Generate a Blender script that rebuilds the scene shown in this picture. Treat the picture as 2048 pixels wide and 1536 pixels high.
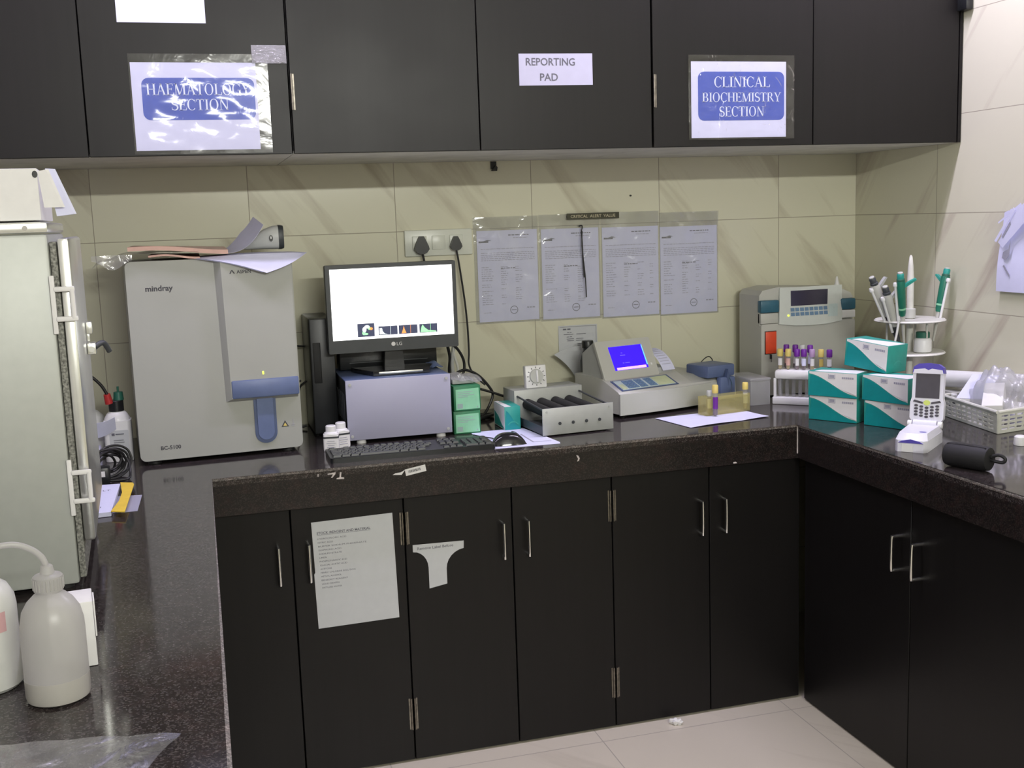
import bpy, bmesh, math, random
from mathutils import Vector, Matrix
random.seed(7)
for o in list(bpy.data.objects): bpy.data.objects.remove(o)
SC = bpy.context.scene
COL = SC.collection
# ---------------------------------------------------------------- camera
cam_d = bpy.data.cameras.new('camera'); cam = bpy.data.objects.new('camera', cam_d); COL.objects.link(cam)
cr = Vector((0.96022168, -0.27716549, -0.03396491)); cu = Vector((0.0732737, 0.13272465, 0.98844076)); cf = Vector((0.26945368, 0.95161098, -0.14775402))
m = Matrix((cr, cu, -cf)).transposed().to_4x4(); m.translation = Vector((-0.12164, -3.53773, 1.48647))
cam.matrix_world = m
cam_d.sensor_fit = 'HORIZONTAL'; cam_d.sensor_width = 36; cam_d.lens = 36 * 2229.95 / 2048; cam_d.clip_start = .05
SC.camera = cam
# ---------------------------------------------------------------- world, lamps, exposure
w = bpy.data.worlds.new('world'); SC.world = w; w.use_nodes = True
w.node_tree.nodes['Background'].inputs[0].default_value = (.9, .95, 1, 1); w.node_tree.nodes['Background'].inputs[1].default_value = .0
def area(name, loc, rot, sx, sy, power, col):
    l = bpy.data.lights.new(name, 'AREA'); l.shape = 'RECTANGLE'; l.size = sx; l.size_y = sy; l.energy = power; l.color = col
    o = bpy.data.objects.new(name, l); COL.objects.link(o); o.location = loc; o.rotation_euler = rot; return o
COOL = (.95, .87, 1.15)
area('tube_lamp_right', (1.63, -.87, 2.68), (0, 0, 0), 1.0, .05, 24, COOL)
area('tube_lamp_left', (-.25, -.97, 2.68), (0, 0, 0), 1.15, .05, 14.5, COOL)
area('tube_lamp_opposite', (.75, -5.25, 2.30), (math.pi/2, 0, 0), 1.6, .06, 78, (1, 1, .93))
area('tube_lamp_ceiling', (.6, -3.4, 2.70), (0, 0, 0), 1.2, .06, 4, (1, .99, .88))
SC.view_settings.view_transform = 'Standard'; SC.view_settings.look = 'None'; SC.view_settings.gamma = 1; SC.view_settings.exposure = 0.0
# ---------------------------------------------------------------- materials
def nt(name):
    m = bpy.data.materials.new(name); m.use_nodes = True; t = m.node_tree
    return m, t, t.nodes['Principled BSDF']
def mat(name, col, rough=.5, metal=0, var=.06, scale=40, spec=.5, bump=0, emit=None, es=0, coat=0):
    m, t, b = nt(name); N = t.nodes; L = t.links
    c = (*col, 1)
    tc = N.new('ShaderNodeTexCoord'); nz = N.new('ShaderNodeTexNoise'); nz.inputs['Scale'].default_value = scale; nz.inputs['Detail'].default_value = 4
    L.new(tc.outputs['Object'], nz.inputs['Vector'])
    r = N.new('ShaderNodeValToRGB'); r.color_ramp.elements[0].position = .3; r.color_ramp.elements[1].position = .7
    r.color_ramp.elements[0].color = tuple(max(0, x * (1 - var)) for x in col) + (1,)
    r.color_ramp.elements[1].color = tuple(min(1, x * (1 + var)) for x in col) + (1,)
    L.new(nz.outputs['Fac'], r.inputs['Fac']); L.new(r.outputs['Color'], b.inputs['Base Color'])
    b.inputs['Roughness'].default_value = rough; b.inputs['Metallic'].default_value = metal; b.inputs['Specular IOR Level'].default_value = spec
    if coat: b.inputs['Coat Weight'].default_value = coat; b.inputs['Coat Roughness'].default_value = .08
    if bump:
        bp = N.new('ShaderNodeBump'); bp.inputs['Strength'].default_value = bump; bp.inputs['Distance'].default_value = .002
        L.new(nz.outputs['Fac'], bp.inputs['Height']); L.new(bp.outputs['Normal'], b.inputs['Normal'])
    if emit: b.inputs['Emission Color'].default_value = (*emit, 1); b.inputs['Emission Strength'].default_value = es
    return m
def film(name, tint=(1, 1, 1), gloss=.22, rough=.12, scale=30, strength=.6, milky=.0, mcol=(.8, .8, .82)):
    # clear plastic film: mostly transparent, some glossy reflection off its crinkles
    m = bpy.data.materials.new(name); m.use_nodes = True; t = m.node_tree; N = t.nodes; L = t.links; N.clear()
    out = N.new('ShaderNodeOutputMaterial'); tr = N.new('ShaderNodeBsdfTransparent'); tr.inputs[0].default_value = (*tint, 1)
    gl = N.new('ShaderNodeBsdfGlossy'); gl.inputs['Roughness'].default_value = rough
    tc = N.new('ShaderNodeTexCoord'); nz = N.new('ShaderNodeTexNoise'); nz.inputs['Scale'].default_value = scale; nz.inputs['Detail'].default_value = 3; nz.inputs['Distortion'].default_value = 1.2
    L.new(tc.outputs['Object'], nz.inputs['Vector'])
    bp = N.new('ShaderNodeBump'); bp.inputs['Strength'].default_value = strength; bp.inputs['Distance'].default_value = .01
    L.new(nz.outputs['Fac'], bp.inputs['Height']); L.new(bp.outputs['Normal'], gl.inputs['Normal'])
    fr = N.new('ShaderNodeFresnel'); fr.inputs['IOR'].default_value = 1.45; L.new(bp.outputs['Normal'], fr.inputs['Normal'])
    ad = N.new('ShaderNodeMath'); ad.operation = 'MULTIPLY_ADD'; ad.inputs[1].default_value = .40; ad.inputs[2].default_value = gloss * .3; L.new(fr.outputs[0], ad.inputs[0])
    mx = N.new('ShaderNodeMixShader'); L.new(ad.outputs[0], mx.inputs[0]); L.new(tr.outputs[0], mx.inputs[1]); L.new(gl.outputs[0], mx.inputs[2])
    last = mx
    if milky:
        df = N.new('ShaderNodeBsdfDiffuse'); df.inputs[0].default_value = (*mcol, 1)
        tl = N.new('ShaderNodeBsdfTranslucent'); tl.inputs[0].default_value = (*mcol, 1)
        ms = N.new('ShaderNodeMixShader'); ms.inputs[0].default_value = .4; L.new(df.outputs[0], ms.inputs[1]); L.new(tl.outputs[0], ms.inputs[2])
        m2 = N.new('ShaderNodeMixShader'); m2.inputs[0].default_value = milky; L.new(mx.outputs[0], m2.inputs[1]); L.new(ms.outputs[0], m2.inputs[2]); last = m2
    L.new(last.outputs[0], out.inputs[0]); return m
def tile_mat(name, axis, off, pitch, zoff, zp, base, vein, grout, rough=.18, gw=.0022):
    m, t, b = nt(name); N = t.nodes; L = t.links
    g = N.new('ShaderNodeNewGeometry'); s = N.new('ShaderNodeSeparateXYZ'); L.new(g.outputs['Position'], s.inputs[0])
    def M(op, a, bb=None, c=None):
        n = N.new('ShaderNodeMath'); n.operation = op
        for i, v in enumerate((a, bb, c)):
            if v is None: continue
            if hasattr(v, 'is_output'): L.new(v, n.inputs[i])
            else: n.inputs[i].default_value = v
        return n.outputs[0]
    def line(o, off, p):
        f = M('FRACT', M('DIVIDE', M('SUBTRACT', o, off), p))
        d = M('MULTIPLY', M('MINIMUM', f, M('SUBTRACT', 1.0, f)), p)
        return M('LESS_THAN', d, gw / 2), M('FLOOR', M('DIVIDE', M('SUBTRACT', o, off), p))
    ua = s.outputs[axis[0]]; va = s.outputs[axis[1]]
    l1, i1 = line(ua, off, pitch); l2, i2 = line(va, zoff, zp)
    gm = M('MAXIMUM', l1, l2)
    # slanting marble veins: stretched noise on rotated coordinates, shifted per tile row
    cx = M('ADD', M('MULTIPLY', ua, .8), M('MULTIPLY', va, .62)); cy = M('SUBTRACT', M('MULTIPLY', va, .8), M('MULTIPLY', ua, .62))
    cb = N.new('ShaderNodeCombineXYZ'); L.new(M('MULTIPLY', cx, 9.0), cb.inputs[0]); L.new(M('MULTIPLY', cy, 1.1), cb.inputs[1])
    L.new(M('ADD', M('MULTIPLY', i1, 1.7), M('MULTIPLY', i2, 3.1)), cb.inputs[2])
    nz = N.new('ShaderNodeTexNoise'); nz.inputs['Scale'].default_value = 1; nz.inputs['Detail'].default_value = 5; nz.inputs['Roughness'].default_value = .55; nz.inputs['Distortion'].default_value = .4; L.new(cb.outputs[0], nz.inputs['Vector'])
    r = N.new('ShaderNodeValToRGB'); e = r.color_ramp.elements; e[0].position = .56; e[0].color = (0, 0, 0, 1); e[1].position = .74; e[1].color = (1, 1, 1, 1); L.new(nz.outputs['Fac'], r.inputs[0])
    mx = N.new('ShaderNodeMix'); mx.data_type = 'RGBA'; mx.inputs[6].default_value = (*base, 1); mx.inputs[7].default_value = (*vein, 1); L.new(r.outputs['Color'], mx.inputs[0])
    m2 = N.new('ShaderNodeMix'); m2.data_type = 'RGBA'; m2.inputs[7].default_value = (*grout, 1); L.new(mx.outputs[2], m2.inputs[6]); L.new(gm, m2.inputs[0])
    L.new(m2.outputs[2], b.inputs['Base Color'])
    rr = M('MULTIPLY_ADD', gm, .5, rough); L.new(rr, b.inputs['Roughness'])
    bp = N.new('ShaderNodeBump'); bp.inputs['Strength'].default_value = .5; bp.inputs['Distance'].default_value = .001; bp.invert = True; L.new(gm, bp.inputs['Height']); L.new(bp.outputs['Normal'], b.inputs['Normal'])
    return m
def granite(name, rough, base=(.022, .017, .017), fleck=(.16, .13, .13), red=(.07, .03, .025), lo=.55):
    m, t, b = nt(name); N = t.nodes; L = t.links
    g = N.new('ShaderNodeNewGeometry')
    n1 = N.new('ShaderNodeTexVoronoi'); n1.inputs['Scale'].default_value = 420; L.new(g.outputs['Position'], n1.inputs['Vector']); sx = N.new('ShaderNodeSeparateColor'); L.new(n1.outputs['Color'], sx.inputs[0])
    n2 = N.new('ShaderNodeTexNoise'); n2.inputs['Scale'].default_value = 45; n2.inputs['Detail'].default_value = 4; L.new(g.outputs['Position'], n2.inputs['Vector'])
    r1 = N.new('ShaderNodeValToRGB'); r1.color_ramp.elements[0].position = lo; r1.color_ramp.elements[1].position = 1.0; r1.color_ramp.elements[0].color = (*base, 1); r1.color_ramp.elements[1].color = (*fleck, 1); L.new(sx.outputs[0], r1.inputs[0])
    r2 = N.new('ShaderNodeValToRGB'); r2.color_ramp.elements[0].position = .5; r2.color_ramp.elements[1].position = .75; r2.color_ramp.elements[0].color = (0, 0, 0, 1); r2.color_ramp.elements[1].color = (*red, 1); L.new(n2.outputs['Fac'], r2.inputs[0])
    mx = N.new('ShaderNodeMix'); mx.data_type = 'RGBA'; mx.blend_type = 'ADD'; mx.inputs[0].default_value = .6; L.new(r1.outputs[0], mx.inputs[6]); L.new(r2.outputs[0], mx.inputs[7])
    L.new(mx.outputs[2], b.inputs['Base Color']); b.inputs['Roughness'].default_value = rough; b.inputs['Specular IOR Level'].default_value = .4
    return m
def woodlam(name, base, rough=.38):
    m, t, b = nt(name); N = t.nodes; L = t.links
    g = N.new('ShaderNodeNewGeometry'); mp = N.new('ShaderNodeMapping'); mp.inputs['Scale'].default_value = (70, 70, 2.2); L.new(g.outputs['Position'], mp.inputs[0])
    n = N.new('ShaderNodeTexNoise'); n.inputs['Scale'].default_value = 1; n.inputs['Detail'].default_value = 5; L.new(mp.outputs[0], n.inputs['Vector'])
    r = N.new('ShaderNodeValToRGB'); r.color_ramp.elements[0].position = .3; r.color_ramp.elements[1].position = .7
    r.color_ramp.elements[0].color = tuple(x * .9 for x in base) + (1,); r.color_ramp.elements[1].color = tuple(x * 1.1 for x in base) + (1,)
    L.new(n.outputs['Fac'], r.inputs[0]); L.new(r.outputs[0], b.inputs['Base Color'])
    n3 = N.new('ShaderNodeTexNoise'); n3.inputs['Scale'].default_value = 3.2; n3.inputs['Detail'].default_value = 3; L.new(g.outputs['Position'], n3.inputs['Vector'])
    mr = N.new('ShaderNodeMapRange'); mr.inputs[3].default_value = rough - .06; mr.inputs[4].default_value = rough + .1; L.new(n3.outputs['Fac'], mr.inputs[0]); L.new(mr.outputs[0], b.inputs['Roughness'])
    b.inputs['Specular IOR Level'].default_value = .28
    return m
K = {}
K['tile_back'] = tile_mat('cream_tile_back', (0, 2), .064, .452, 1.453, .301, (.66, .645, .50), (.46, .42, .31), (.33, .30, .23))
K['tile_side'] = tile_mat('cream_tile_side', (1, 2), -.452, .452, 1.453, .301, (.66, .645, .50), (.47, .41, .33), (.33, .30, .23))
K['floor'] = tile_mat('cream_floor_tile', (0, 1), .91, .6, -.72, .6, (.60, .55, .45), (.53, .48, .39), (.36, .33, .28), rough=.22, gw=.003)
K['plaster'] = mat('white_plaster', (.62, .61, .58), .8, scale=6)
K['lam'] = woodlam('dark_brown_laminate', (.0066, .0058, .0058), .38)
K['lam_low'] = K['lam']
K['under'] = mat('grey_underside_board', (.58, .57, .53), .55, scale=12, var=.12)
K['gran'] = granite('polished_dark_granite', .10, base=(.021, .017, .017), fleck=(.085, .075, .074), red=(.022, .011, .010))
K['gran_rough'] = granite('rough_granite_edge', .55, base=(.105, .096, .092), fleck=(.33, .30, .285), lo=.4)
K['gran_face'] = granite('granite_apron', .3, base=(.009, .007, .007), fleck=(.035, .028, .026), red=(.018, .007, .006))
K['chrome'] = mat('chrome', (.8, .8, .8), .16, 1, var=.02)
K['brass'] = mat('aged_steel_hinge', (.22, .20, .17), .4, 1, var=.3, scale=90)
K['paper'] = mat('white_paper', (.67, .68, .88), .75, var=.02)
K['paper_pad'] = mat('pad_paper', (.54, .535, .68), .75, var=.02)
K['bottle_white'] = mat('dull_white_bottle', (.56, .565, .53), .4, var=.03)
K['paper_warm'] = mat('plain_paper', (.54, .555, .575), .75, var=.02)
K['ink'] = mat('black_ink', (.05, .05, .06), .6)
K['ink_grey'] = mat('grey_ink', (.13, .13, .16), .7)
K['ink_faint'] = mat('faint_print', (.34, .34, .42), .7)
K['blue_print'] = mat('blue_sign_print', (.07, .11, .46), .5)
K['white_print'] = mat('white_print', (.75, .80, .95), .5)
K['sleeve'] = film('clear_sleeve', gloss=.03, rough=.12, scale=13, strength=.11)
K['sleeve_b'] = film('clear_sleeve_wavy', gloss=.03, rough=.12, scale=15, strength=.9)
K['scan_grey'] = mat('light_scanner_grey', (.58, .59, .58), .4, var=.02)
K['sleeve_wall'] = film('clear_wall_sleeve', gloss=.1, rough=.10, scale=16, strength=.32, milky=.09, mcol=(.6, .62, .62))
K['bag_soft'] = film('soft_clear_bag', gloss=.06, rough=.3, scale=20, strength=.25, milky=.2)
K['sheet_film'] = film('thin_clear_sheet', gloss=.12, rough=.18, scale=22, strength=.35, milky=.05)
K['bottle_fill'] = mat('plastic_with_liquid_behind', (.40, .385, .36), .35, var=.03)
K['bag'] = film('crinkled_clear_bag', gloss=.25, rough=.16, scale=30, strength=.5, milky=.13)
K['frost'] = film('frosted_acrylic', gloss=.2, rough=.3, scale=10, strength=.1, milky=.4)
K['acryl'] = film('yellowish_acrylic', tint=(.97, .95, .72), gloss=.2, rough=.15, scale=10, strength=.1, milky=.20, mcol=(.85, .80, .52))
K['tape'] = film('crinkled_clear_tape', gloss=.7, rough=.25, scale=260, strength=1, milky=.25)
K['cbc'] = mat('grey_ivory_plastic', (.355, .362, .335), .42, var=.02, scale=8)
K['socket'] = mat('socket_white', (.66, .68, .60), .3, var=.02)
K['greykey'] = mat('black_keys', (.022, .024, .028), .4)
K['ivory'] = mat('ivory_plastic', (.50, .50, .46), .42, var=.02, scale=8)
K['ivory2'] = mat('pale_plastic', (.50, .51, .475), .4, var=.02, scale=8)
K['greyp'] = mat('grey_plastic', (.42, .43, .42), .45, var=.03)
K['dgrey'] = mat('dark_grey_plastic', (.045, .05, .055), .45)
K['white'] = mat('white_plastic', (.78, .78, .78), .35, var=.02)
K['white_mat'] = mat('white_card', (.74, .73, .73), .7, var=.03)
K['blue'] = mat('slate_blue_plastic', (.11, .15, .29), .4)
K['blue_d'] = mat('blue_grey_plastic', (.075, .105, .21), .42)
K['black'] = mat('black_plastic', (.009, .010, .011), .35)
K['black_soft'] = mat('black_rubber', (.009, .009, .010), .65)
K['black_glossy'] = mat('glossy_black', (.012, .012, .014), .12)
K['steel'] = mat('brushed_aluminium', (.60, .61, .57), .42, .75, var=.05, scale=20)
K['steel_b'] = mat('bright_aluminium', (.78, .79, .76), .28, .9, var=.05, scale=12, bump=.15)
K['gasket'] = mat('speckled_gasket', (.20, .20, .18), .8, var=.7, scale=220)
K['zinc'] = mat('painted_steel_grey', (.42, .435, .41), .45, .2, var=.03)
K['lilac'] = mat('lilac_grey_panel', (.36, .36, .47), .45, var=.03, scale=5)
K['screen'] = mat('lit_white_screen', (.8, .8, .8), .4, emit=(1, 1, 1), es=1.6, var=0)
K['scr_dark'] = mat('dark_plot', (.02, .02, .05), .4, emit=(.04, .05, .10), es=1, var=0)
K['scr_w'] = mat('plot_white', (.8, .9, .9), .4, emit=(.8, .95, .95), es=1, var=0)
K['scr_g'] = mat('plot_green', (.3, .8, .3), .4, emit=(.35, .85, .45), es=1, var=0)
K['scr_o'] = mat('plot_orange', (.9, .3, .1), .4, emit=(1, .35, .08), es=1, var=0)
K['scr_blue'] = mat('lit_blue_screen', (.02, .0, .5), .4, emit=(.035, .0, 1), es=1, var=0)
K['scr_pink'] = mat('lit_pink_bar', (.8, .4, .8), .4, emit=(1, .45, .85), es=1, var=0)
K['panelw'] = mat('pale_panel', (.60, .63, .60), .4, var=.02)
K['lit_text'] = mat('faint_lit_text', (.1, .1, .8), .4, emit=(.16, .10, 1), es=1, var=0)
K['scr_cyan'] = mat('lit_cyan_edge', (.2, .6, .9), .4, emit=(.1, .55, 1), es=1, var=0)
K['lcd'] = mat('unlit_display', (.03, .025, .05), .15)
K['lcd_grey'] = mat('grey_display', (.075, .07, .085), .3)
K['led'] = mat('yellow_green_led', (.7, .8, .1), .4, emit=(.8, 1, .1), es=1.2)
K['keyblue'] = mat('blue_keys', (.14, .24, .38), .5)
K['palekey'] = mat('pale_keypad', (.52, .62, .62), .5)
K['yelkey'] = mat('yellow_green_keypad', (.60, .66, .40), .5)
K['green'] = mat('green_carton', (.02, .17, .07), .5)
K['green_l'] = mat('light_green_label', (.25, .58, .36), .6)
K['teal'] = mat('teal_carton', (.0, .25, .26), .42)
K['teal2'] = mat('green_teal_carton', (.02, .30, .25), .45)
K['pipgreen'] = mat('green_pipette', (.01, .16, .10), .4)
K['teal_l'] = mat('teal_hook', (.03, .33, .27), .4)
K['tealdark'] = mat('petrol_band', (.03, .12, .18), .4)
K['orange'] = mat('orange_red_panel', (.72, .07, .02), .4)
K['yellow'] = mat('yellow_stopper', (.70, .56, .16), .5)
K['purple'] = mat('purple_stopper', (.14, .015, .27), .45)
K['lilac_cap'] = mat('lilac_stopper', (.42, .28, .48), .5)
K['glass'] = film('tube_glass', tint=(.9, .9, .92), gloss=.25, rough=.08, scale=10, strength=.05, milky=.25)
K['serum'] = mat('serum', (.55, .42, .12), .25)
K['blood'] = mat('dark_blood', (.09, .01, .02), .25)
K['pink'] = mat('pink_file', (.68, .42, .36), .45, bump=.1)
K['milk'] = film('translucent_white_plastic', gloss=.2, rough=.3, scale=10, strength=.05, milky=.62, mcol=(.64, .63, .61))
K['liquid'] = mat('cloudy_liquid', (.20, .185, .165), .2)
K['pinkmark'] = mat('faded_pink_print', (.55, .33, .33), .5)
K['red'] = mat('red_cap', (.45, .03, .03), .4)
K['dgreen'] = mat('dark_green_cap', (.02, .12, .08), .45)
K['yelcard'] = mat('yellow_card', (.78, .55, .06), .6)
K['violet'] = mat('violet_trim', (.09, .07, .42), .4)
K['devwhite'] = mat('device_white', (.74, .74, .82), .35, var=.02)
K['lime'] = mat('lime_button', (.62, .72, .18), .4)
K['wicker'] = mat('cream_basket_plastic', (.66, .66, .60), .45)
K['strip'] = mat('dark_label_strip', (.035, .032, .012), .5)
K['gold'] = mat('gold_print', (.5, .45, .3), .5)
K['cable'] = mat('black_cable', (.012, .012, .012), .45)
K['cable_w'] = mat('white_cable', (.6, .6, .55), .45)
K['chalk'] = mat('chalk_white_mark', (.55, .5, .5), .8, var=.2)
# ---------------------------------------------------------------- geometry helper
class G:
    def __init__(s): s.v = []; s.f = []; s.m = []
    def add(s, vs, fs, mi=0, M=None):
        n = len(s.v)
        s.v += [(M @ Vector(q)) if M else Vector(q) for q in vs]
        s.f += [tuple(i + n for i in f) for f in fs]; s.m += [mi] * len(fs); return s
    def box(s, x0, x1, y0, y1, z0, z1, mi=0, M=None):
        vs = [(x, y, z) for x in (x0, x1) for y in (y0, y1) for z in (z0, z1)]
        return s.add(vs, [(0, 1, 3, 2), (4, 6, 7, 5), (0, 4, 5, 1), (2, 3, 7, 6), (0, 2, 6, 4), (1, 5, 7, 3)], mi, M)
    def rbox(s, x0, x1, y0, y1, z0, z1, r=.004, mi=0, M=None, seg=2, edges=None):
        b = bmesh.new(); bmesh.ops.create_cube(b, size=1)
        for q in b.verts: q.co = Vector(((x0 + x1) / 2 + q.co.x * (x1 - x0), (y0 + y1) / 2 + q.co.y * (y1 - y0), (z0 + z1) / 2 + q.co.z * (z1 - z0)))
        es = b.edges[:]
        if edges: es = [e for e in es if abs((e.verts[0].co - e.verts[1].co).normalized()['xyz'.index(edges)]) > .9]
        bmesh.ops.bevel(b, geom=es, offset=r, segments=seg, affect='EDGES', profile=.5)
        b.verts.index_update(); s.add([q.co[:] for q in b.verts], [tuple(q.index for q in f.verts) for f in b.faces], mi, M); b.free(); return s
    def cyl(s, p0, p1, r0, r1=None, n=16, mi=0, caps=True):
        r1 = r0 if r1 is None else r1; p0 = Vector(p0); p1 = Vector(p1); d = (p1 - p0).normalized()
        a = d.orthogonal().normalized(); b = d.cross(a); vs = []
        for p, r in ((p0, r0), (p1, r1)):
            vs += [p + (a * math.cos(2 * math.pi * i / n) + b * math.sin(2 * math.pi * i / n)) * r for i in range(n)]
        fs = [(i, (i + 1) % n, n + (i + 1) % n, n + i) for i in range(n)]
        if caps: fs += [tuple(range(n))[::-1], tuple(range(n, 2 * n))]
        return s.add(vs, fs, mi)
    def lathe(s, prof, c=(0, 0, 0), n=28, mi=0, M=None, sx=1, sy=1):
        vs = []; fs = []
        for r, z in prof: vs += [(c[0] + sx * r * math.cos(2 * math.pi * i / n), c[1] + sy * r * math.sin(2 * math.pi * i / n), c[2] + z) for i in range(n)]
        for k in range(len(prof) - 1): fs += [(k * n + i, k * n + (i + 1) % n, (k + 1) * n + (i + 1) % n, (k + 1) * n + i) for i in range(n)]
        fs += [tuple(range(n))[::-1], tuple(range((len(prof) - 1) * n, len(prof) * n))]
        return s.add(vs, fs, mi, M)
    def tube(s, pts, r, n=8, mi=0, sub=6):
        P = [Vector(p) for p in pts]; Q = []
        if sub > 1 and len(P) > 2:
            for i in range(len(P) - 1):
                a = P[max(i - 1, 0)]; b = P[i]; c = P[i + 1]; d = P[min(i + 2, len(P) - 1)]
                for k in range(sub):
                    t = k / sub; Q.append(.5 * ((2 * b) + (c - a) * t + (2 * a - 5 * b + 4 * c - d) * t * t + (3 * b - a - 3 * c + d) * t ** 3))
            Q.append(P[-1])
        else: Q = P
        vs = []; fs = []; up = None
        for i, q in enumerate(Q):
            d = (Q[min(i + 1, len(Q) - 1)] - Q[max(i - 1, 0)]).normalized()
            if up is None: up = d.orthogonal().normalized()
            up = (up - d * up.dot(d)).normalized(); b = d.cross(up)
            vs += [q + (up * math.cos(2 * math.pi * k / n) + b * math.sin(2 * math.pi * k / n)) * r for k in range(n)]
        for i in range(len(Q) - 1): fs += [(i * n + k, i * n + (k + 1) % n, (i + 1) * n + (k + 1) % n, (i + 1) * n + k) for k in range(n)]
        fs += [tuple(range(n))[::-1], tuple(range((len(Q) - 1) * n, len(Q) * n))]
        return s.add(vs, fs, mi)
    def prism(s, pts, o, u, v, d, mi=0):
        # polygon pts (a,b) -> o + a*u + b*v, extruded by vector d
        o = Vector(o); u = Vector(u); v = Vector(v); d = Vector(d); n = len(pts)
        A = [o + u * a + v * b for a, b in pts]; vs = A + [p + d for p in A]
        return s.add(vs, [tuple(range(n)), tuple(range(n, 2 * n))[::-1]] + [(i, n + i, n + (i + 1) % n, (i + 1) % n) for i in range(n)], mi)
    def face(s, pts, mi=0): return s.add(pts, [tuple(range(len(pts)))], mi)
    def sheet(s, fn, nu, nv, th=.0003, mi=0):
        # surface fn(u,v) with a little thickness along its normal
        vs = [Vector(fn(i / nu, j / nv)) for j in range(nv + 1) for i in range(nu + 1)]
        W = nu + 1; nn = []
        for j in range(nv + 1):
            for i in range(W):
                a = vs[j * W + min(i + 1, nu)] - vs[j * W + max(i - 1, 0)]; b = vs[min(j + 1, nv) * W + i] - vs[max(j - 1, 0) * W + i]
                nn.append(a.cross(b).normalized())
        N = len(vs); vs = vs + [p + q * th for p, q in zip(vs, nn)]; fs = []
        for j in range(nv):
            for i in range(nu):
                a = j * W + i; fs.append((a, a + 1, a + W + 1, a + W)); fs.append((N + a, N + a + W, N + a + W + 1, N + a + 1))
        for i in range(nu):
            fs.append((i, N + i, N + i + 1, i + 1)); a = nv * W + i; fs.append((a, a + 1, N + a + 1, N + a))
        for j in range(nv):
            a = j * W; fs.append((a, a + W, N + a + W, N + a)); a = j * W + nu; fs.append((a, N + a, N + a + W, a + W))
        return s.add(vs, fs, mi)
    def text(s, body, o, u, v, h, width=None, mi=0, align='LEFT', shear=0, bold=0):
        cd = bpy.data.curves.new('t', 'FONT'); cd.body = body; cd.size = 1; cd.align_x = align; cd.shear = shear; cd.offset = bold; cd.resolution_u = 3
        ob = bpy.data.objects.new('t', cd); COL.objects.link(ob)
        me = bpy.data.meshes.new_from_object(ob.evaluated_get(bpy.context.evaluated_depsgraph_get()))
        xs = [q.co.x for q in me.vertices] or [0]; sc = h / .70; sx = sc
        if width: sx = width / (max(xs) - min(xs))
        o = Vector(o); u = Vector(u); v = Vector(v); x0 = min(xs) if align == 'LEFT' else (min(xs) + max(xs)) / 2
        s.add([o + u * ((q.co.x - x0) * sx) + v * (q.co.y * sc) for q in me.vertices], [tuple(p.vertices) for p in me.polygons], mi)
        bpy.data.objects.remove(ob); bpy.data.curves.remove(cd); bpy.data.meshes.remove(me); return s
    def build(s, name, mats, parent=None, label=None, smooth=True, fix=True):
        me = bpy.data.meshes.new(name); me.from_pydata([tuple(q) for q in s.v], [], s.f)
        mats = mats if isinstance(mats, (list, tuple)) else [mats]
        for q in mats: me.materials.append(K[q] if isinstance(q, str) else q)
        me.polygons.foreach_set('material_index', s.m)
        if fix:
            b = bmesh.new(); b.from_mesh(me); bmesh.ops.recalc_face_normals(b, faces=b.faces[:]); b.to_mesh(me); b.free()
        me.update()
        if smooth:
            for p in me.polygons: p.use_smooth = True
            me.set_sharp_from_angle(angle=math.radians(38))
        o = bpy.data.objects.new(name, me); COL.objects.link(o)
        if parent: o.parent = parent
        if label: o['label'] = label
        return o
def tag(o, label, cat, group=None):
    o['label'] = label; o['category'] = cat
    if group: o['group'] = group
    return o
def thing(name, label, cat, loc=(0, 0, 0), rz=0, group=None, rot=None):
    o = bpy.data.objects.new(name, None); COL.objects.link(o); o.location = loc
    o.rotation_euler = rot if rot else (0, 0, math.radians(rz)); o.empty_display_size = .05
    return tag(o, label, cat, group)
def struct(o): o['kind'] = 'structure'; return o
def arc(cx, cy, rx, ry, a0, a1, n):
    return [(cx + rx * math.cos(math.radians(a0 + (a1 - a0) * i / n)), cy + ry * math.sin(math.radians(a0 + (a1 - a0) * i / n))) for i in range(n + 1)]
def rrect(x0, x1, y0, y1, r, n=5):
    return arc(x1 - r, y1 - r, r, r, 0, 90, n) + arc(x0 + r, y1 - r, r, r, 90, 180, n) + arc(x0 + r, y0 + r, r, r, 180, 270, n) + arc(x1 - r, y0 + r, r, r, 270, 360, n)
X = (1, 0, 0); Y = (0, 1, 0); Z = (0, 0, 1); NX = (-1, 0, 0); NY = (0, -1, 0)
H = .86
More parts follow.
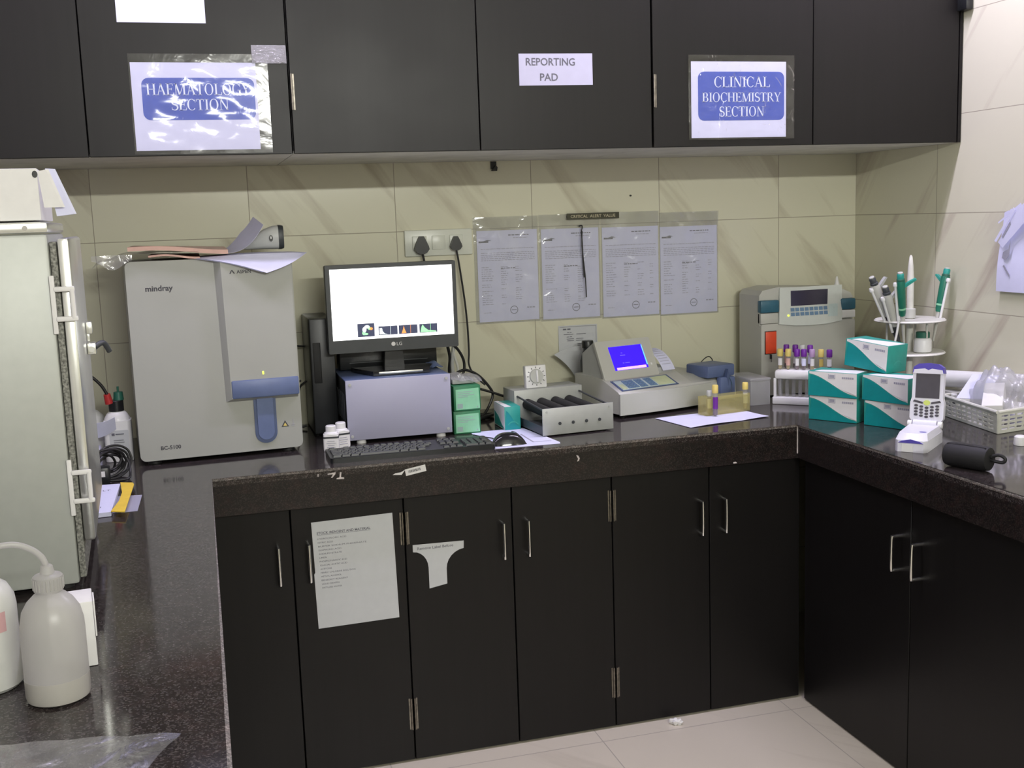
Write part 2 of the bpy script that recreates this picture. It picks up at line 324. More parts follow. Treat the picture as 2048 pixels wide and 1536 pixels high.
# serif capitals drawn as ribbons, in a unit-high box: each glyph = (advance, [polygons])
def serif(ch):
    T, t, sh = .125, .05, .035; Q = []
    def stem(x, w=T, y0=0, y1=1): Q.append([(x - w / 2, y0), (x + w / 2, y0), (x + w / 2, y1), (x - w / 2, y1)])
    def ser(x, y, w=.26): Q.append([(x - w / 2, y), (x + w / 2, y), (x + w / 2, y + sh), (x - w / 2, y + sh)])
    def bar(x0, x1, y, h=t): Q.append([(x0, y), (x1, y), (x1, y + h), (x0, y + h)])
    def dia(x0, y0, x1, y1, w): Q.append([(x0 - w / 2, y0), (x0 + w / 2, y0), (x1 + w / 2, y1), (x1 - w / 2, y1)])
    def bowl(cx, cy, rx, ry, a0, a1, th=T, n=14):
        for i in range(n):
            A = math.radians(a0 + (a1 - a0) * i / n); B = math.radians(a0 + (a1 - a0) * (i + 1) / n); P = []
            wa = t + (th - t) * abs(math.cos(A)) ** 1.5; wb = t + (th - t) * abs(math.cos(B)) ** 1.5
            Q.append([(cx + rx * math.cos(A), cy + ry * math.sin(A)), (cx + rx * math.cos(B), cy + ry * math.sin(B)), (cx + (rx - wb) * math.cos(B), cy + (ry - t) * math.sin(B)), (cx + (rx - wa) * math.cos(A), cy + (ry - t) * math.sin(A))])
    if ch == 'H':
        for x in (.16, .62): stem(x); ser(x, 0); ser(x, 1 - sh)
        bar(.16, .62, .49); return .78, Q
    if ch == 'I': stem(.17); ser(.17, 0, .3); ser(.17, 1 - sh, .3); return .34, Q
    if ch == 'L': stem(.16); ser(.16, 0, .3); ser(.16, 1 - sh, .3); bar(.16, .58, 0); dia(.575, 0, .595, .24, .04); return .62, Q
    if ch == 'E':
        stem(.16); ser(.16, 0, .3); ser(.16, 1 - sh, .3); bar(.16, .56, 0); bar(.16, .53, 1 - t); bar(.16, .44, .5)
        dia(.575, 0, .595, .22, .04); dia(.53, .8, .53, 1, .04); dia(.44, .42, .44, .62, .04); return .63, Q
    if ch == 'T': stem(.33); ser(.33, 0, .3); bar(.04, .62, 1 - t); dia(.06, .78, .06, 1, .04); dia(.6, .78, .6, 1, .04); return .66, Q
    if ch == 'A': dia(.11, 0, .37, 1, .05); dia(.63, 0, .35, 1, T); bar(.2, .52, .33); ser(.1, 0, .22); ser(.63, 0, .28); return .74, Q
    if ch == 'M': stem(.14, .05); stem(.78); dia(.42, 0, .16, 1, T); dia(.42, 0, .76, 1, .05); ser(.14, 0, .22); ser(.78, 0, .27); ser(.12, 1 - sh, .22); ser(.8, 1 - sh, .22); return .93, Q
    if ch == 'N': stem(.14, .05); stem(.64, .05); dia(.64, 0, .14, 1, T); ser(.14, 0, .24); ser(.14, 1 - sh, .24); ser(.64, 1 - sh, .24); return .78, Q
    if ch == 'O': bowl(.38, .5, .34, .52, 0, 360, n=28); return .77, Q
    if ch == 'C': bowl(.38, .5, .34, .52, 42, 318, n=24); dia(.645, .7, .645, .98, .035); return .69, Q
    if ch == 'G': bowl(.38, .5, .34, .52, 42, 318, n=24); dia(.645, .7, .645, .98, .035); stem(.63, T, .06, .42); ser(.6, .40, .28); return .76, Q
    if ch == 'Y': stem(.36, T, 0, .46); ser(.36, 0, .3); dia(.36, .42, .12, 1, T); dia(.37, .42, .62, 1, .05); ser(.12, 1 - sh, .26); ser(.62, 1 - sh, .22); return .73, Q
    if ch in 'BR':
        stem(.16); ser(.16, 0 if ch == 'R' else 0, .3); bar(.05, .36, 1 - t); bowl(.36, .75, .2, .25, -90, 90); bar(.16, .4, .5)
        if ch == 'B': bowl(.36, .265, .25, .265, -90, 90); bar(.05, .38, 0); return .67, Q
        dia(.66, 0, .38, .5, T); ser(.66, 0, .2); return .72, Q
    if ch == 'S':
        pts = arc(.28, .745, .19, .235, 40, 250, 12) + arc(.27, .26, .22, .24, 75, -145, 14)
        n = len(pts)
        for i in range(n - 1):
            (a, b), (c, d) = pts[i], pts[i + 1]; L = math.hypot(c - a, d - b) or 1; k = i / (n - 1); ww = (.05 + .085 * math.sin(math.pi * k) ** 1.5) / 2
            nx, ny = -(d - b) / L * ww, (c - a) / L * ww; Q.append([(a + nx, b + ny), (c + nx, d + ny), (c - nx, d - ny), (a - nx, b - ny)])
        dia(.46, .72, .46, .98, .03); dia(.07, .02, .07, .28, .03); return .56, Q
    return .3, Q
def serif_text(g, s, x0, x1, y, h, o, u, v, mi=0):
    adv = 0; items = []
    for ch in s:
        a, q = serif(ch); items.append((adv, q)); adv += a
    k = (x1 - x0) / adv; o = Vector(o); u = Vector(u); v = Vector(v)
    for a, q in items:
        for poly in q: g.face([o + u * (x0 + (a + px) * k) + v * (y + py * h) for px, py in poly], mi)
# ================================================================ the room
XL, XR, YF = -.84, 2.179, -5.4
struct(G().box(XL - .1, XR + .1, 0, .1, 0, 2.75).build('wall_back', 'tile_back', smooth=False))
struct(G().box(XR, XR + .1, YF, 0, 0, 2.75).build('wall_right', 'tile_side', smooth=False))
struct(G().box(XL - .1, XL, YF, 0, 0, 2.75).build('wall_left', 'plaster', smooth=False))
struct(G().box(XL - .1, XR + .1, YF - .1, YF, 0, 2.75).build('wall_front', 'plaster', smooth=False))
struct(G().box(XL - .1, XR + .1, YF - .1, .1, -.1, 0).build('floor', 'floor', smooth=False))
struct(G().box(XL - .1, XR + .1, YF - .1, .1, 2.75, 2.85).build('ceiling', 'plaster', smooth=False))
# ================================================================ granite worktop
wt = thing('granite_worktop', 'continuous dark speckled granite worktop running round three sides of the room', 'worktop', (0, 0, 0))
ye, xl, xr, yend = -.677, -.117, 1.554, -2.6
b = bmesh.new()
pts = [(XL, -.001), (XR - .001, -.001), (XR - .001, yend), (xr, yend), (xr, ye), (xl, ye), (xl, yend), (XL, yend)]
lo = [b.verts.new((x, y, H - .022)) for x, y in pts]; hi = [b.verts.new((x, y, H)) for x, y in pts]
b.faces.new(hi); b.faces.new(lo[::-1])
for i in range(8): b.faces.new((lo[i], lo[(i + 1) % 8], hi[(i + 1) % 8], hi[i]))
b.edges.ensure_lookup_table()
es = [e for e in b.edges if all(q.co.z > H - .001 for q in e.verts) and {hi.index(q) for q in e.verts} in ({3, 4}, {4, 5}, {5, 6})]
bmesh.ops.bevel(b, geom=es, offset=.009, segments=2, affect='EDGES', profile=.6, material=1)
me = bpy.data.meshes.new('slab'); b.to_mesh(me); b.free(); me.materials.append(K['gran']); me.materials.append(K['gran_rough'])
o = bpy.data.objects.new('slab', me); COL.objects.link(o); o.parent = wt
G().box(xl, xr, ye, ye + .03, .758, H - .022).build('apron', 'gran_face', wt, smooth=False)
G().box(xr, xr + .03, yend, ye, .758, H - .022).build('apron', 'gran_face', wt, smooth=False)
G().box(xl - .03, xl, yend, ye, .80, H - .022).build('apron', 'gran_rough', wt, smooth=False)
G().box(xr - .003, xr + .001, ye - .0012, ye + .002, .772, H - .006).build('corner_seam', 'chalk', wt, smooth=False)
# ================================================================ base cabinets
def handle(door, x, z0, z1, y, d=.028, axis='y'):
    g = G()
    if axis == 'y':
        P = lambda a, k: (a, y - k, 0)
        g.tube([(x, y, z1), (x, y - d * .8, z1), (x, y - d, z1 - .006), (x, y - d, z0 + .006), (x, y - d * .8, z0), (x, y, z0)], .0045, 10, sub=3)
    else:
        g.tube([(y, x, z1), (y - d * .8, x, z1), (y - d, x, z1 - .006), (y - d, x, z0 + .006), (y - d * .8, x, z0), (y, x, z0)], .0045, 10, sub=3)
    return g.build('handle', 'chrome', door)
def hinge(door, x, z, y, L=.075, mt='brass', side=1):
    # barrel beside the door gap, with one narrow leaf on this door
    g = G(); g.cyl((x, y - .003, z - L / 2), (x, y - .003, z + L / 2), .003, n=10)
    g.box(min(x, x + side * .007), max(x, x + side * .007), y - .0014, y, z - L / 2, z + L / 2)
    for k in range(1, 5): g.cyl((x, y - .003, z - L / 2 + L * k / 5 - .001), (x, y - .003, z - L / 2 + L * k / 5 + .001), .0036, n=10)
    return g.build('hinge', mt, door)
def carcass(t, x0, x1, y0, y1, z0, z1, mt='lam', name='body', w=.016, bottom_mat=None):
    g = G().box(x0, x0 + w, y0, y1, z0, z1).box(x1 - w, x1, y0, y1, z0, z1).box(x0 + w, x1 - w, y0, y1, z0, z0 + w).box(x0 + w, x1 - w, y0, y1, z1 - w, z1).box(x0 + w, x1 - w, y1 - .006, y1, z0 + w, z1 - w)
    return g.build(name, mt, t, smooth=False)
yd = -.650
for (x0, xm, x1, hx, lab) in ((-.122, .081, .381, (.044, .122), 'dark brown base cabinet under the computer, with a typed list on its right door'),
                               (.381, .683, .978, (.652, .723), 'dark brown base cabinet with the T-shaped paper label on its left door'),
                               (.978, 1.281, 1.578, (1.248, 1.323), 'dark brown base cabinet in the corner below the blue-screen analyzer')):
    t = thing('base_cabinet', lab, 'cabinet', (x0, yd, 0), group='dark base cabinets')
    X0 = x0
    carcass(t, .001, x1 - x0 - .001, .020, .60, .004, .757)
    for k, (a, c) in enumerate(((x0, xm), (xm, x1))):
        d = G().rbox(a - X0 + .0015, c - X0 - .0015, 0, .018, .006, .754, .0012, seg=1).build('door', 'lam', t)
        handle(d, hx[k] - X0, .560, .655, 0)
        xx = (a if k == 0 else c) - X0
        if abs((a if k == 0 else c) - .381) < .01 or abs((a if k == 0 else c) - .978) < .01:
            for z in (.668, .140): hinge(d, xx + (-.005 if k else .005), z, 0, .09, side=-1 if k else 1)
xd = 1.581
t = thing('base_cabinet', 'dark brown base cabinet along the right wall with two chrome bar handles', 'cabinet', (xd, -.672, 0), group='dark base cabinets')
G().box(.020, .59, 0, -.016, .004, .757).box(.020, .59, -1.02, -1.036, .004, .757).box(.020, .59, -.016, -1.02, .004, .02).box(.020, .59, -.016, -1.02, .741, .757).box(.584, .59, -.016, -1.02, .02, .741).build('body', 'lam', t, smooth=False)
for a, c, hy in ((-.672, -1.1835, -1.142), (-1.1835, -1.705, -1.225)):
    d = G().rbox(0, .018, c + .672 + .0015, a + .672 - .0015, .006, .754, .0012, seg=1).build('door', 'lam', t)
    handle(d, hy + .672, .556, .645, 0, axis='x')
t = thing('base_cabinet', 'dark brown base cabinet under the left worktop, seen edge on', 'cabinet', (-.152, -.700, 0), group='dark base cabinets')
G().box(-.60, -.02, 0, -.016, .004, .757).box(-.60, -.02, -1.5, -1.484, .004, .757).box(-.60, -.02, -.016, -1.484, .004, .02).box(-.60, -.02, -.016, -1.484, .741, .757).box(-.6, -.594, -.016, -1.484, .02, .741).build('body', 'lam', t, smooth=False)
for a, c, hy in ((0, -.75, -.70), (-.75, -1.5, -.80)):
    d = G().rbox(-.018, 0, c + .0015, a - .0015, .006, .754, .0012, seg=1).build('door', 'lam', t)
# ================================================================ wall cabinets
hc, yu = 1.668, -.564
for (x0, xm, x1, lab) in ((-.838, -.34, .156, 'dark brown wall cabinet at the left, haematology sign on its right door'),
                          (.156, .655, 1.158, 'dark grey-brown wall cabinet in the middle with the small reporting pad paper'),
                          (1.158, 1.666, 2.177, 'dark brown wall cabinet against the right wall, clinical biochemistry sign on its left door')):
    t = thing('wall_cabinet', lab, 'cabinet', (x0, yu, hc), group='dark wall cabinets')
    W = x1 - x0
    carcass(t, .001, W - .001, .020, .562, .008, .95)
    G().box(.001, W - .001, .002 + .018, .562, 0, .008).build('underside', 'under', t, smooth=False)
    mm = xm - x0; rr = W - (.012 if x1 > 2 else 0)
    for a, c in ((0, mm), (mm, rr)):
        gapL = .0025 if a == 0 else .001
        d = G().rbox(a + gapL, c - (.0025 if c == rr else .001), 0, .018, 0, .95, .0012, seg=1).build('door', 'lam', t)
        if a == 0 and x0 > 0: hinge(d, .005, .155, -.001, .09)
    if x1 > 2:
        G().box(rr + .001, W - .0005, 0, .018, 0, .95).build('end_filler', 'lam', t, smooth=False)
        G().rbox(W - .026, W - .001, -.045, -.001, .385, .43, .004).build('end_bracket', 'black', t)
# ================================================================ signs on the wall cabinets
def crinkle(a, w_, h_, amp, seed):
    rnd = random.Random(seed); ph = [rnd.uniform(0, 6.3) for _ in range(6)]
    return lambda u, v: amp * (.5 + .25 * math.sin(7 * u + 3 * v + ph[0]) + .15 * math.sin(17 * u - 11 * v + ph[1]) + .1 * math.sin(29 * v + 13 * u + ph[2])) * min(1, 6 * min(u, 1 - u, v, 1 - v) + .15)
def door_sign(name, label, x0, x1, z0, z1, px0, px1, pz0, pz1, bx0, bx1, bz0, bz1, lines, seed, tape=None, sleeve='sleeve'):
    t = thing(name, label, 'sign', (x0, yu - .0005, z0), group='blue section signs in plastic sleeves')
    y = -.0012
    sh = G().box(px0 - x0, px1 - x0, y - .0004, y, pz0 - z0, pz1 - z0).build('paper', 'paper', t, smooth=False)
    g = G().prism(rrect(bx0 - x0, bx1 - x0, bz0 - z0, bz1 - z0, .018), (0, y - .0004, 0), X, Z, (0, -.0003, 0)); panel = g.build('blue_panel', 'blue_print', sh, smooth=False)
    g = G()
    for s, a, c, zb, h in lines: serif_text(g, s, a - x0, c - x0, zb - z0, h, (0, y - .0010, 0), X, Z)
    g.build('lettering', 'white_print', sh, smooth=False)
    f = crinkle(0, 0, 0, .006, seed)
    G().sheet(lambda u, v: (u * (x1 - x0), y - .0022 - f(u, v), v * (z1 - z0)), 40, 30, .0002).build('sleeve', sleeve, t)
    G().box(0, x1 - x0, -.0008, -.0003, 0, z1 - z0).build('sleeve_back', 'sleeve', t, smooth=False)
    if tape: 
        q = crinkle(0, 0, 0, .004, seed + 5)
        G().sheet(lambda u, v: (tape[0] - x0 + u * (tape[1] - tape[0]), -.0032 - q(u, v) * 1.2, tape[2] - z0 + v * (tape[3] - tape[2])), 24, 16, .0002).build('tape', 'tape', t)
    return t
door_sign('section_sign', 'blue and white haematology section sign in clear plastic sleeve on left wall cabinet', -.232, .104, 1.672, 1.916, -.228, .074, 1.681, 1.895, -.205, .068, 1.755, 1.858,
          [('HAEMATOLOGY', -.195, .058, 1.816, .028), ('SECTION', -.138, .003, 1.779, .027)], 3, (.066, .152, 1.893, 1.938))
door_sign('section_sign', 'blue and white clinical biochemistry section sign in clear sleeve on right wall cabinet', 1.268, 1.602, 1.687, 1.922, 1.276, 1.576, 1.692, 1.904, 1.297, 1.570, 1.740, 1.876,
          [('CLINICAL', 1.346, 1.524, 1.833, .029), ('BIOCHEMISTRY', 1.309, 1.560, 1.792, .026), ('SECTION', 1.362, 1.506, 1.751, .028)], 9, sleeve='sleeve_b')
t = thing('door_notice', 'small white reporting pad paper on the middle wall cabinet', 'notice', (.770, yu - .0005, 1.838))
sh = G().prism([(0, 0), (.211, .002), (.211, .086), (0, .084)], (0, 0, 0), X, Z, (0, -.0005, 0)).build('paper', 'paper_pad', t, smooth=False)
G().text('REPORTING', (.020, -.0009, .0535), X, Z, .0195, .140, bold=.012).text('PAD', (.059, -.0009, .013), X, Z, .0195, .051, bold=.012).build('lettering', 'ink_grey', sh, smooth=False)
tag(G().box(-.250, -.040, yu - .001, yu - .0005, 1.990, 2.285).build('blank_paper', 'paper', smooth=False), 'white paper above the haematology sign, cut off by the top of the picture', 'paper')
# ================================================================ papers on the base cabinets
t = thing('door_list', 'long typed white stock list taped to a base cabinet door below the keyboard', 'notice', (.133, yd - .0007, .419))
sh = G().prism([(.004, 0), (.222, .003), (.217, .296), (.001, .292), (.004, .155), (.001, .150)], (0, 0, 0), X, Z, (0, -.0005, 0)).build('sheet', 'paper_warm', t, smooth=False)
g = G(); g.text('STOCK /REAGENT AND MATERIAL', (.014, -.0008, .258), X, Z, .0065, .142, bold=.02)
g.box(.014, .156, -.0008, -.0007, .2555, .2563)
L = [('HYDROCHLORIC ACID', .076), ('NITRIC ACID', .040), ('BUFFER SODIUM PHOSPHATE', .128), ('SULPHURIC ACID', .060), ('SODIUM NITRATE', .060), ('UREA', .020), ('PHOSPHOTUNGSTIC ACID', .072), ('GLACIAL ACETIC ACID', .072), ('ACETONE', .030), ('FERRIC CHLORIDE SOLUTION', .092), ('METHYL ALCOHOL', .054), ('BENEDICT REAGENT', .070), ('LIQUID PARAFFIN', .046), ('DISTILLED WATER', .052)]
for i, (s, wd) in enumerate(L): g.text(s, (.015 + .0004 * i, -.0008, .2435 - i * .0103), X, Z, .0042, wd)
g.build('print', 'ink_grey', sh, smooth=False)
t = thing('door_label', 'white T-shaped paper label stuck to a base cabinet door', 'label', (.401, yd - .0007, .487))
R1 = [(.141, .108)] + [(.141 - .050 * math.sin(math.radians(a)), .108 - .048 + .048 * math.cos(math.radians(a)) - .004 * math.sin(math.radians(a))) for a in range(15, 91, 15)]
left = [(.0 + .041 * math.sin(math.radians(a)), .112 - .048 + .048 * math.cos(math.radians(a))) for a in range(0, 91, 15)]
pts = [(0, .132), (0, .112)] + left[1:] + [(.041, .005), (.091, .013)] + R1[::-1] + [(.142, .129)]
sh = G().prism(pts, (0, 0, 0), X, Z, (0, -.0005, 0)).build('sheet', 'paper_warm', t, smooth=False)
G().text('Remove Label Before', (.012, -.0008, .1165), X, Z, .0075, .100, bold=.01).build('lettering', 'ink_grey', sh, smooth=False)
# barcode sticker and torn scrap on the apron, chips in the granite
t = thing('barcode_sticker', 'small white barcode sticker on the granite apron below the keyboard', 'sticker', (.414, ye - .0004, .831), rot=(0, math.radians(-9), 0))
G().box(-.028, .028, -.0004, 0, -.009, .009).build('label', 'white_mat', t, smooth=False)
g = G(); rnd = random.Random(4); xx = -.020
while xx < .014:
    ww = rnd.choice((.0006, .0012, .0018)); g.box(xx, xx + ww, -.0007, -.0004, -.003, .004); xx += ww + rnd.choice((.0006, .0012))
g.build('barcode', 'ink', t, smooth=False)
tag(G().prism([(.352, .824), (.376, .822), (.386, .835), (.374, .829), (.360, .828)], (0, ye - .0004, 0), X, Z, (0, -.0004, 0)).build('torn_sticker', 'white_mat', smooth=False), 'thin torn white scrap left of the barcode sticker on the apron', 'sticker')
g = G()
for q in ([(.182, .844), (.203, .846), (.202, .841), (.194, .832), (.190, .832), (.196, .841), (.182, .841)], [(.214, .845), (.218, .844), (.216, .832), (.224, .830), (.224, .826), (.204, .827), (.205, .830), (.212, .831)], [(.156, .845), (.159, .845), (.158, .838), (.156, .838)],
          [(.866, .830), (.872, .828), (.876, .820), (.873, .813), (.868, .812), (.871, .819)], [(1.345, .765), (1.353, .7655), (1.357, .761), (1.345, .761)]):
    g.prism(q, (0, ye - .0006, 0), X, Z, (0, .0003, 0))
g.build('chipped_mark', 'chalk', wt, smooth=False)
# ================================================================ things on the back wall
t = thing('switchboard', 'white wall socket plate with two sockets and a switch', 'socket', (.539, -.0005, 1.373))
pl_ = G().rbox(0, .221, -.010, 0, 0, .083, .003).build('plate', 'socket', t)
for a, c in ((.024, .071), (.088, .131), (.146, .190)):
    G().rbox(a, c, -.0135, -.010, .020, .064, .0015).build('switch' if a == .088 else 'socket_insert', 'socket', t)
def plug(x, z, lab, s, cord, r=.0032):
    t = thing('power_plug', lab, 'plug', (x, -.0145, z))
    G().prism([(q * s, p * s) for q, p in [(-.019, -.010), (-.012, -.019), (-.005, -.022), (.005, -.022), (.012, -.019), (.019, -.010), (.017, -.002), (.009, .016), (.005, .023), (-.005, .023), (-.009, .016), (-.017, -.002)]], (0, -.022, 0), X, Z, (0, .0215, 0)).build('body', 'black', t)
    G().tube([(p[0] - x, p[1] + .0145, p[2] - z) for p in cord], r, 8).build('cord', 'cable', t)
plug(.590, 1.408, 'larger black plug in the left socket above the monitor', 1.25, [(.590, -.024, 1.390), (.594, -.026, 1.37), (.597, -.03, 1.34), (.598, -.06, 1.25), (.59, -.09, 1.16)], .0038)
plug(.702, 1.410, 'smaller black plug in the right socket, its cord dropping beside the monitor', 1.0, [(.702, -.024, 1.395), (.706, -.026, 1.37), (.714, -.030, 1.30), (.722, -.034, 1.22), (.726, -.040, 1.14), (.726, -.045, 1.06), (.722, -.055, 1.02), (.735, -.075, .985), (.765, -.09, .955)])
def doc(label, x0, x1, z0, z1, sx0, sx1, sz0, sz1, seed, mode):
    t = thing('wall_document', label, 'notice', (sx0, -.0005, sz0), group='printed sheets in clear sleeves on the back wall')
    a, c, d, e = x0 - sx0, x1 - sx0, z0 - sz0, z1 - sz0; W = c - a; Ht = e - d
    sh = G().box(a, c, -.0018, -.0012, d, e).build('sheet', 'paper', t, smooth=False)
    rnd = random.Random(seed); g = G(); gd = G(); y0, y1 = -.0021, -.0018
    bar = lambda q, u0, u1, v, h=.0022: q.box(a + u0 * W, a + u1 * W, y0, y1, d + v * Ht - h / 2, d + v * Ht + h / 2)
    def words(u0, u1, v, q=g, h=.0018):
        u = u0
        while u < u1:
            l = rnd.uniform(.02, .07); bar(q, u, min(u + l, u1), v, h); u += l + .012
    words(.52, .86, .945, gd, .003); words(.60, .84, .915, g)
    gd.prism([(a + .02, d + .885 * Ht), (a + .035, d + .90 * Ht), (a + .05, d + .888 * Ht)], (0, y1, 0), X, Z, (0, -.0003, 0)); bar(gd, .03, .19, .878, .0055)
    for v in (.80, .755, .735, .715, .695, .675): words(.06, .95, v)
    for k in range(15 if mode else 18):
        v = .60 - k * (.026 if mode else .024)
        if rnd.random() < .85: words(.06, .06 + rnd.uniform(.1, .2), v)
        if rnd.random() < .8: words(.38, .38 + rnd.uniform(.06, .12), v)
        if rnd.random() < .7: words(.62, .62 + rnd.uniform(.05, .12), v)
        if mode and rnd.random() < .6: words(.84, .9, v)
    words(.38, .62, .585, gd, .0028)
    cx, cz = a + .58 * W, d + .12 * Ht
    for i in range(20):
        A, B_ = i * math.pi / 10, (i + 1) * math.pi / 10
        gd.face([(cx + r * math.cos(q), y0, cz + r * math.sin(q)) for r, q in ((.0135, A), (.0135, B_), (.0115, B_), (.0115, A))])
    bar(gd, .54, .62, .12, .002); words(.80, .93, .14, g, .004); words(.08, .2, .10)
    g.build('print', 'ink_faint', sh, smooth=False); gd.build('heading_and_stamp', 'ink_grey', sh, smooth=False)
    f = crinkle(0, 0, 0, .006, seed); Ws, Hs = sx1 - sx0, sz1 - sz0
    G().sheet(lambda u, v: (u * Ws, -.0030 - f(u, v) - (.004 * max(0, v - .88) / .12 * (1 + math.sin(9 * u + seed))), v * Hs), 26, 36, .0002).build('sleeve', 'sleeve_wall', t)
    G().box(0, Ws, -.0007, -.0003, 0, Hs).build('sleeve_back', 'sleeve_wall', t, smooth=False)
doc('leftmost plastic-sleeved printed sheet on the wall, next to the socket plate', .777, .982, 1.149, 1.446, .766, .986, 1.143, 1.490, 11, 0)
doc('plastic-sleeved printed sheet with the black cord hanging over it', .996, 1.197, 1.146, 1.444, .988, 1.203, 1.140, 1.491, 22, 0)
doc('third plastic-sleeved printed sheet from the left, under the dark label strip end', 1.210, 1.413, 1.142, 1.442, 1.205, 1.416, 1.137, 1.492, 33, 1)
doc('rightmost plastic-sleeved printed sheet on the back wall', 1.420, 1.632, 1.139, 1.437, 1.418, 1.636, 1.134, 1.485, 44, 1)
t = thing('label_strip', 'dark critical alert value label strip above the sleeved sheets', 'label', (1.084, -.0008, 1.472))
G().box(0, .184, -.014, -.012, 0, .0205).build('strip', 'strip', t, smooth=False)
G().box(.002, .182, -.012, 0, .006, .014).build('adhesive_pad', 'strip', t, smooth=False)
G().text('CRITICAL  ALERT  VALUE', (.013, -.0145, .0055), X, Z, .0095, .157, bold=.01).build('lettering', 'gold', t, smooth=False)
t = thing('hanging_cord', 'short black cord hanging down over the second sleeved sheet', 'cord', (1.130, -.016, 1.452))
G().tube([(-.006, 0, -.002), (.004, 0, 0), (.006, 0, -.008), (.003, 0, -.02), (.0045, 0, -.06), (.006, 0, -.12), (.009, 0, -.172)], .0022, 8).build('strand', 'cable', t)
G().tube([(.004, -.003, -.018), (.0025, -.003, -.06), (.006, -.003, -.11), (.0115, -.003, -.17), (.014, -.003, -.238)], .0020, 8).build('strand', 'cable', t)
t = thing('wall_notice', 'small printed notice taped to the wall, its lower part curling off behind the tube roller', 'notice', (1.047, -.001, 1.010))
sh = G().sheet(lambda u, v: (.138 * u, -.001 - .003 * (1 - v) ** 2, .111 * v), 12, 12, .0004).build('sheet', 'paper_warm', t)
g = G()
for (x0, x1, z) in ((.016, .046, .097), (.030, .048, .0865), (.018, .108, .0805), (.028, .050, .072), (.028, .096, .065), (.030, .092, .059), (.066, .112, .047), (.066, .104, .041), (.062, .110, .032), (.070, .118, .024)):
    n = 8; h = .004 if z > .09 else .0016
    for i in range(n):
        if i % 4 != 3: g.box(x0 + (x1 - x0) * i / n, x0 + (x1 - x0) * (i + 1) / n, -.0042, -.0038, z, z + h)
g.box(.004, .134, -.0042, -.0038, .1065, .1072); g.box(.133, .1335, -.0042, -.0038, .01, .107)
g.build('print', 'ink_grey', sh, smooth=False)
def curl(u, v):
    # loose lower leaf: its upper edge stands off the wall, the leaf sweeps back down to the wall
    a = Vector((-.034 + .10 * u + .055 * u * u, -.052 + .030 * u, .022 + .046 * u - .020 * u * u))
    c = Vector((.062 + .070 * u, -.020, -.095))
    m_ = (a + c) / 2 + Vector((.020 * (1 - u), -.012, .012 * (1 - u)))
    return tuple(a * (1 - v) ** 2 + m_ * 2 * v * (1 - v) + c * v * v)
G().sheet(curl, 14, 16, .0006).build('curled_leaf', 'paper_warm', t)
tag(G().cyl((1.315, -.0005, 1.545), (1.315, -.006, 1.545), .003, n=10).build('wall_nail', 'black'), 'tiny black nail head in the wall tiles above the third sheet', 'nail')
t = thing('wall_hook', 'small dark metal hook under the middle wall cabinet at the wall', 'hook', (.843, -.006, 1.636))
G().box(-.010, .008, -.001, .005, .006, .030).prism([(-.012, 0), (.008, 0), (.010, .012), (.004, .018), (-.004, .008)], (0, -.008, 0), X, Z, (0, .006, 0)).build('hook', 'black', t)
# ================================================================ papers on the right wall
t = thing('wall_papers', 'lilac-white cut paper sheet hanging on the right wall at the picture edge', 'paper', (XR - .001, -.757, 1.222))
sh = G().sheet(lambda u, v: (-.002 - .012 * (1 - v) * (1 - u) - .004 * math.sin(3 * u + 5 * v), -.30 * u - .008 * v, .24 * v), 14, 14, .0004).build('sheet', 'paper', t)
G().prism([(.030, .115), (.052, .125), (.060, .150), (.056, .108), (.042, .092), (.026, .098)], (-.018, 0, 0), NY, Z, (-.0006, 0, 0)).prism([(.030, .075), (.036, .079), (.060, .050), (.056, .045)], (-.018, 0, 0), NY, Z, (-.0006, 0, 0)).build('grey_patch', 'ink_faint', sh, smooth=False)
t = thing('torn_strips', 'torn lilac paper strips leaning over the hanging sheet on the right wall', 'paper', (XR - .024, -.757, 1.372))
G().prism([(-.002, -.002), (.006, -.006), (.080, .085), (.074, .095)], (0, 0, 0), NY, Z, (-.0006, 0, 0)).build('strip', 'paper', t, smooth=False)
G().prism([(.004, .052), (.006, .048), (.10, .098), (.095, .106)], (.006, 0, 0), NY, Z, (-.0006, 0, 0)).build('strip', 'paper', t, smooth=False)
g = G().prism([(.010, -.006), (.030, -.022), (.12, .055), (.12, .11), (.085, .09)], (.003, 0, 0), NY, Z, (-.0006, 0, 0)).build('flap', 'paper', t, smooth=False)
G().prism([(.026, .010), (.031, .006), (.062, .046), (.060, .054), (.055, .050)], (.0018, 0, 0), NY, Z, (-.0004, 0, 0)).build('grey_patch', 'ink_faint', t, smooth=False)
# ================================================================ blood cell analyzer (left)
t = thing('blood_analyzer', 'large ivory blood cell analyzer with a slate blue band standing in the left corner', 'analyzer', (-.083, -.25, H), rz=4)
x0, x1, yf, yb, zt = -.217, .217, -.19, .16, .545
zb = .012
G().prism(rrect(x0, x1, zb, zt, .016), (0, yf + .012, 0), X, Z, (0, yb - yf - .012, 0)).build('housing', 'cbc', t)
G().prism(rrect(x0, x1, zb, zt, .016), (0, yf + .0115, 0), X, Z, (0, -.0085, 0)).build('front_panel', 'cbc', t)
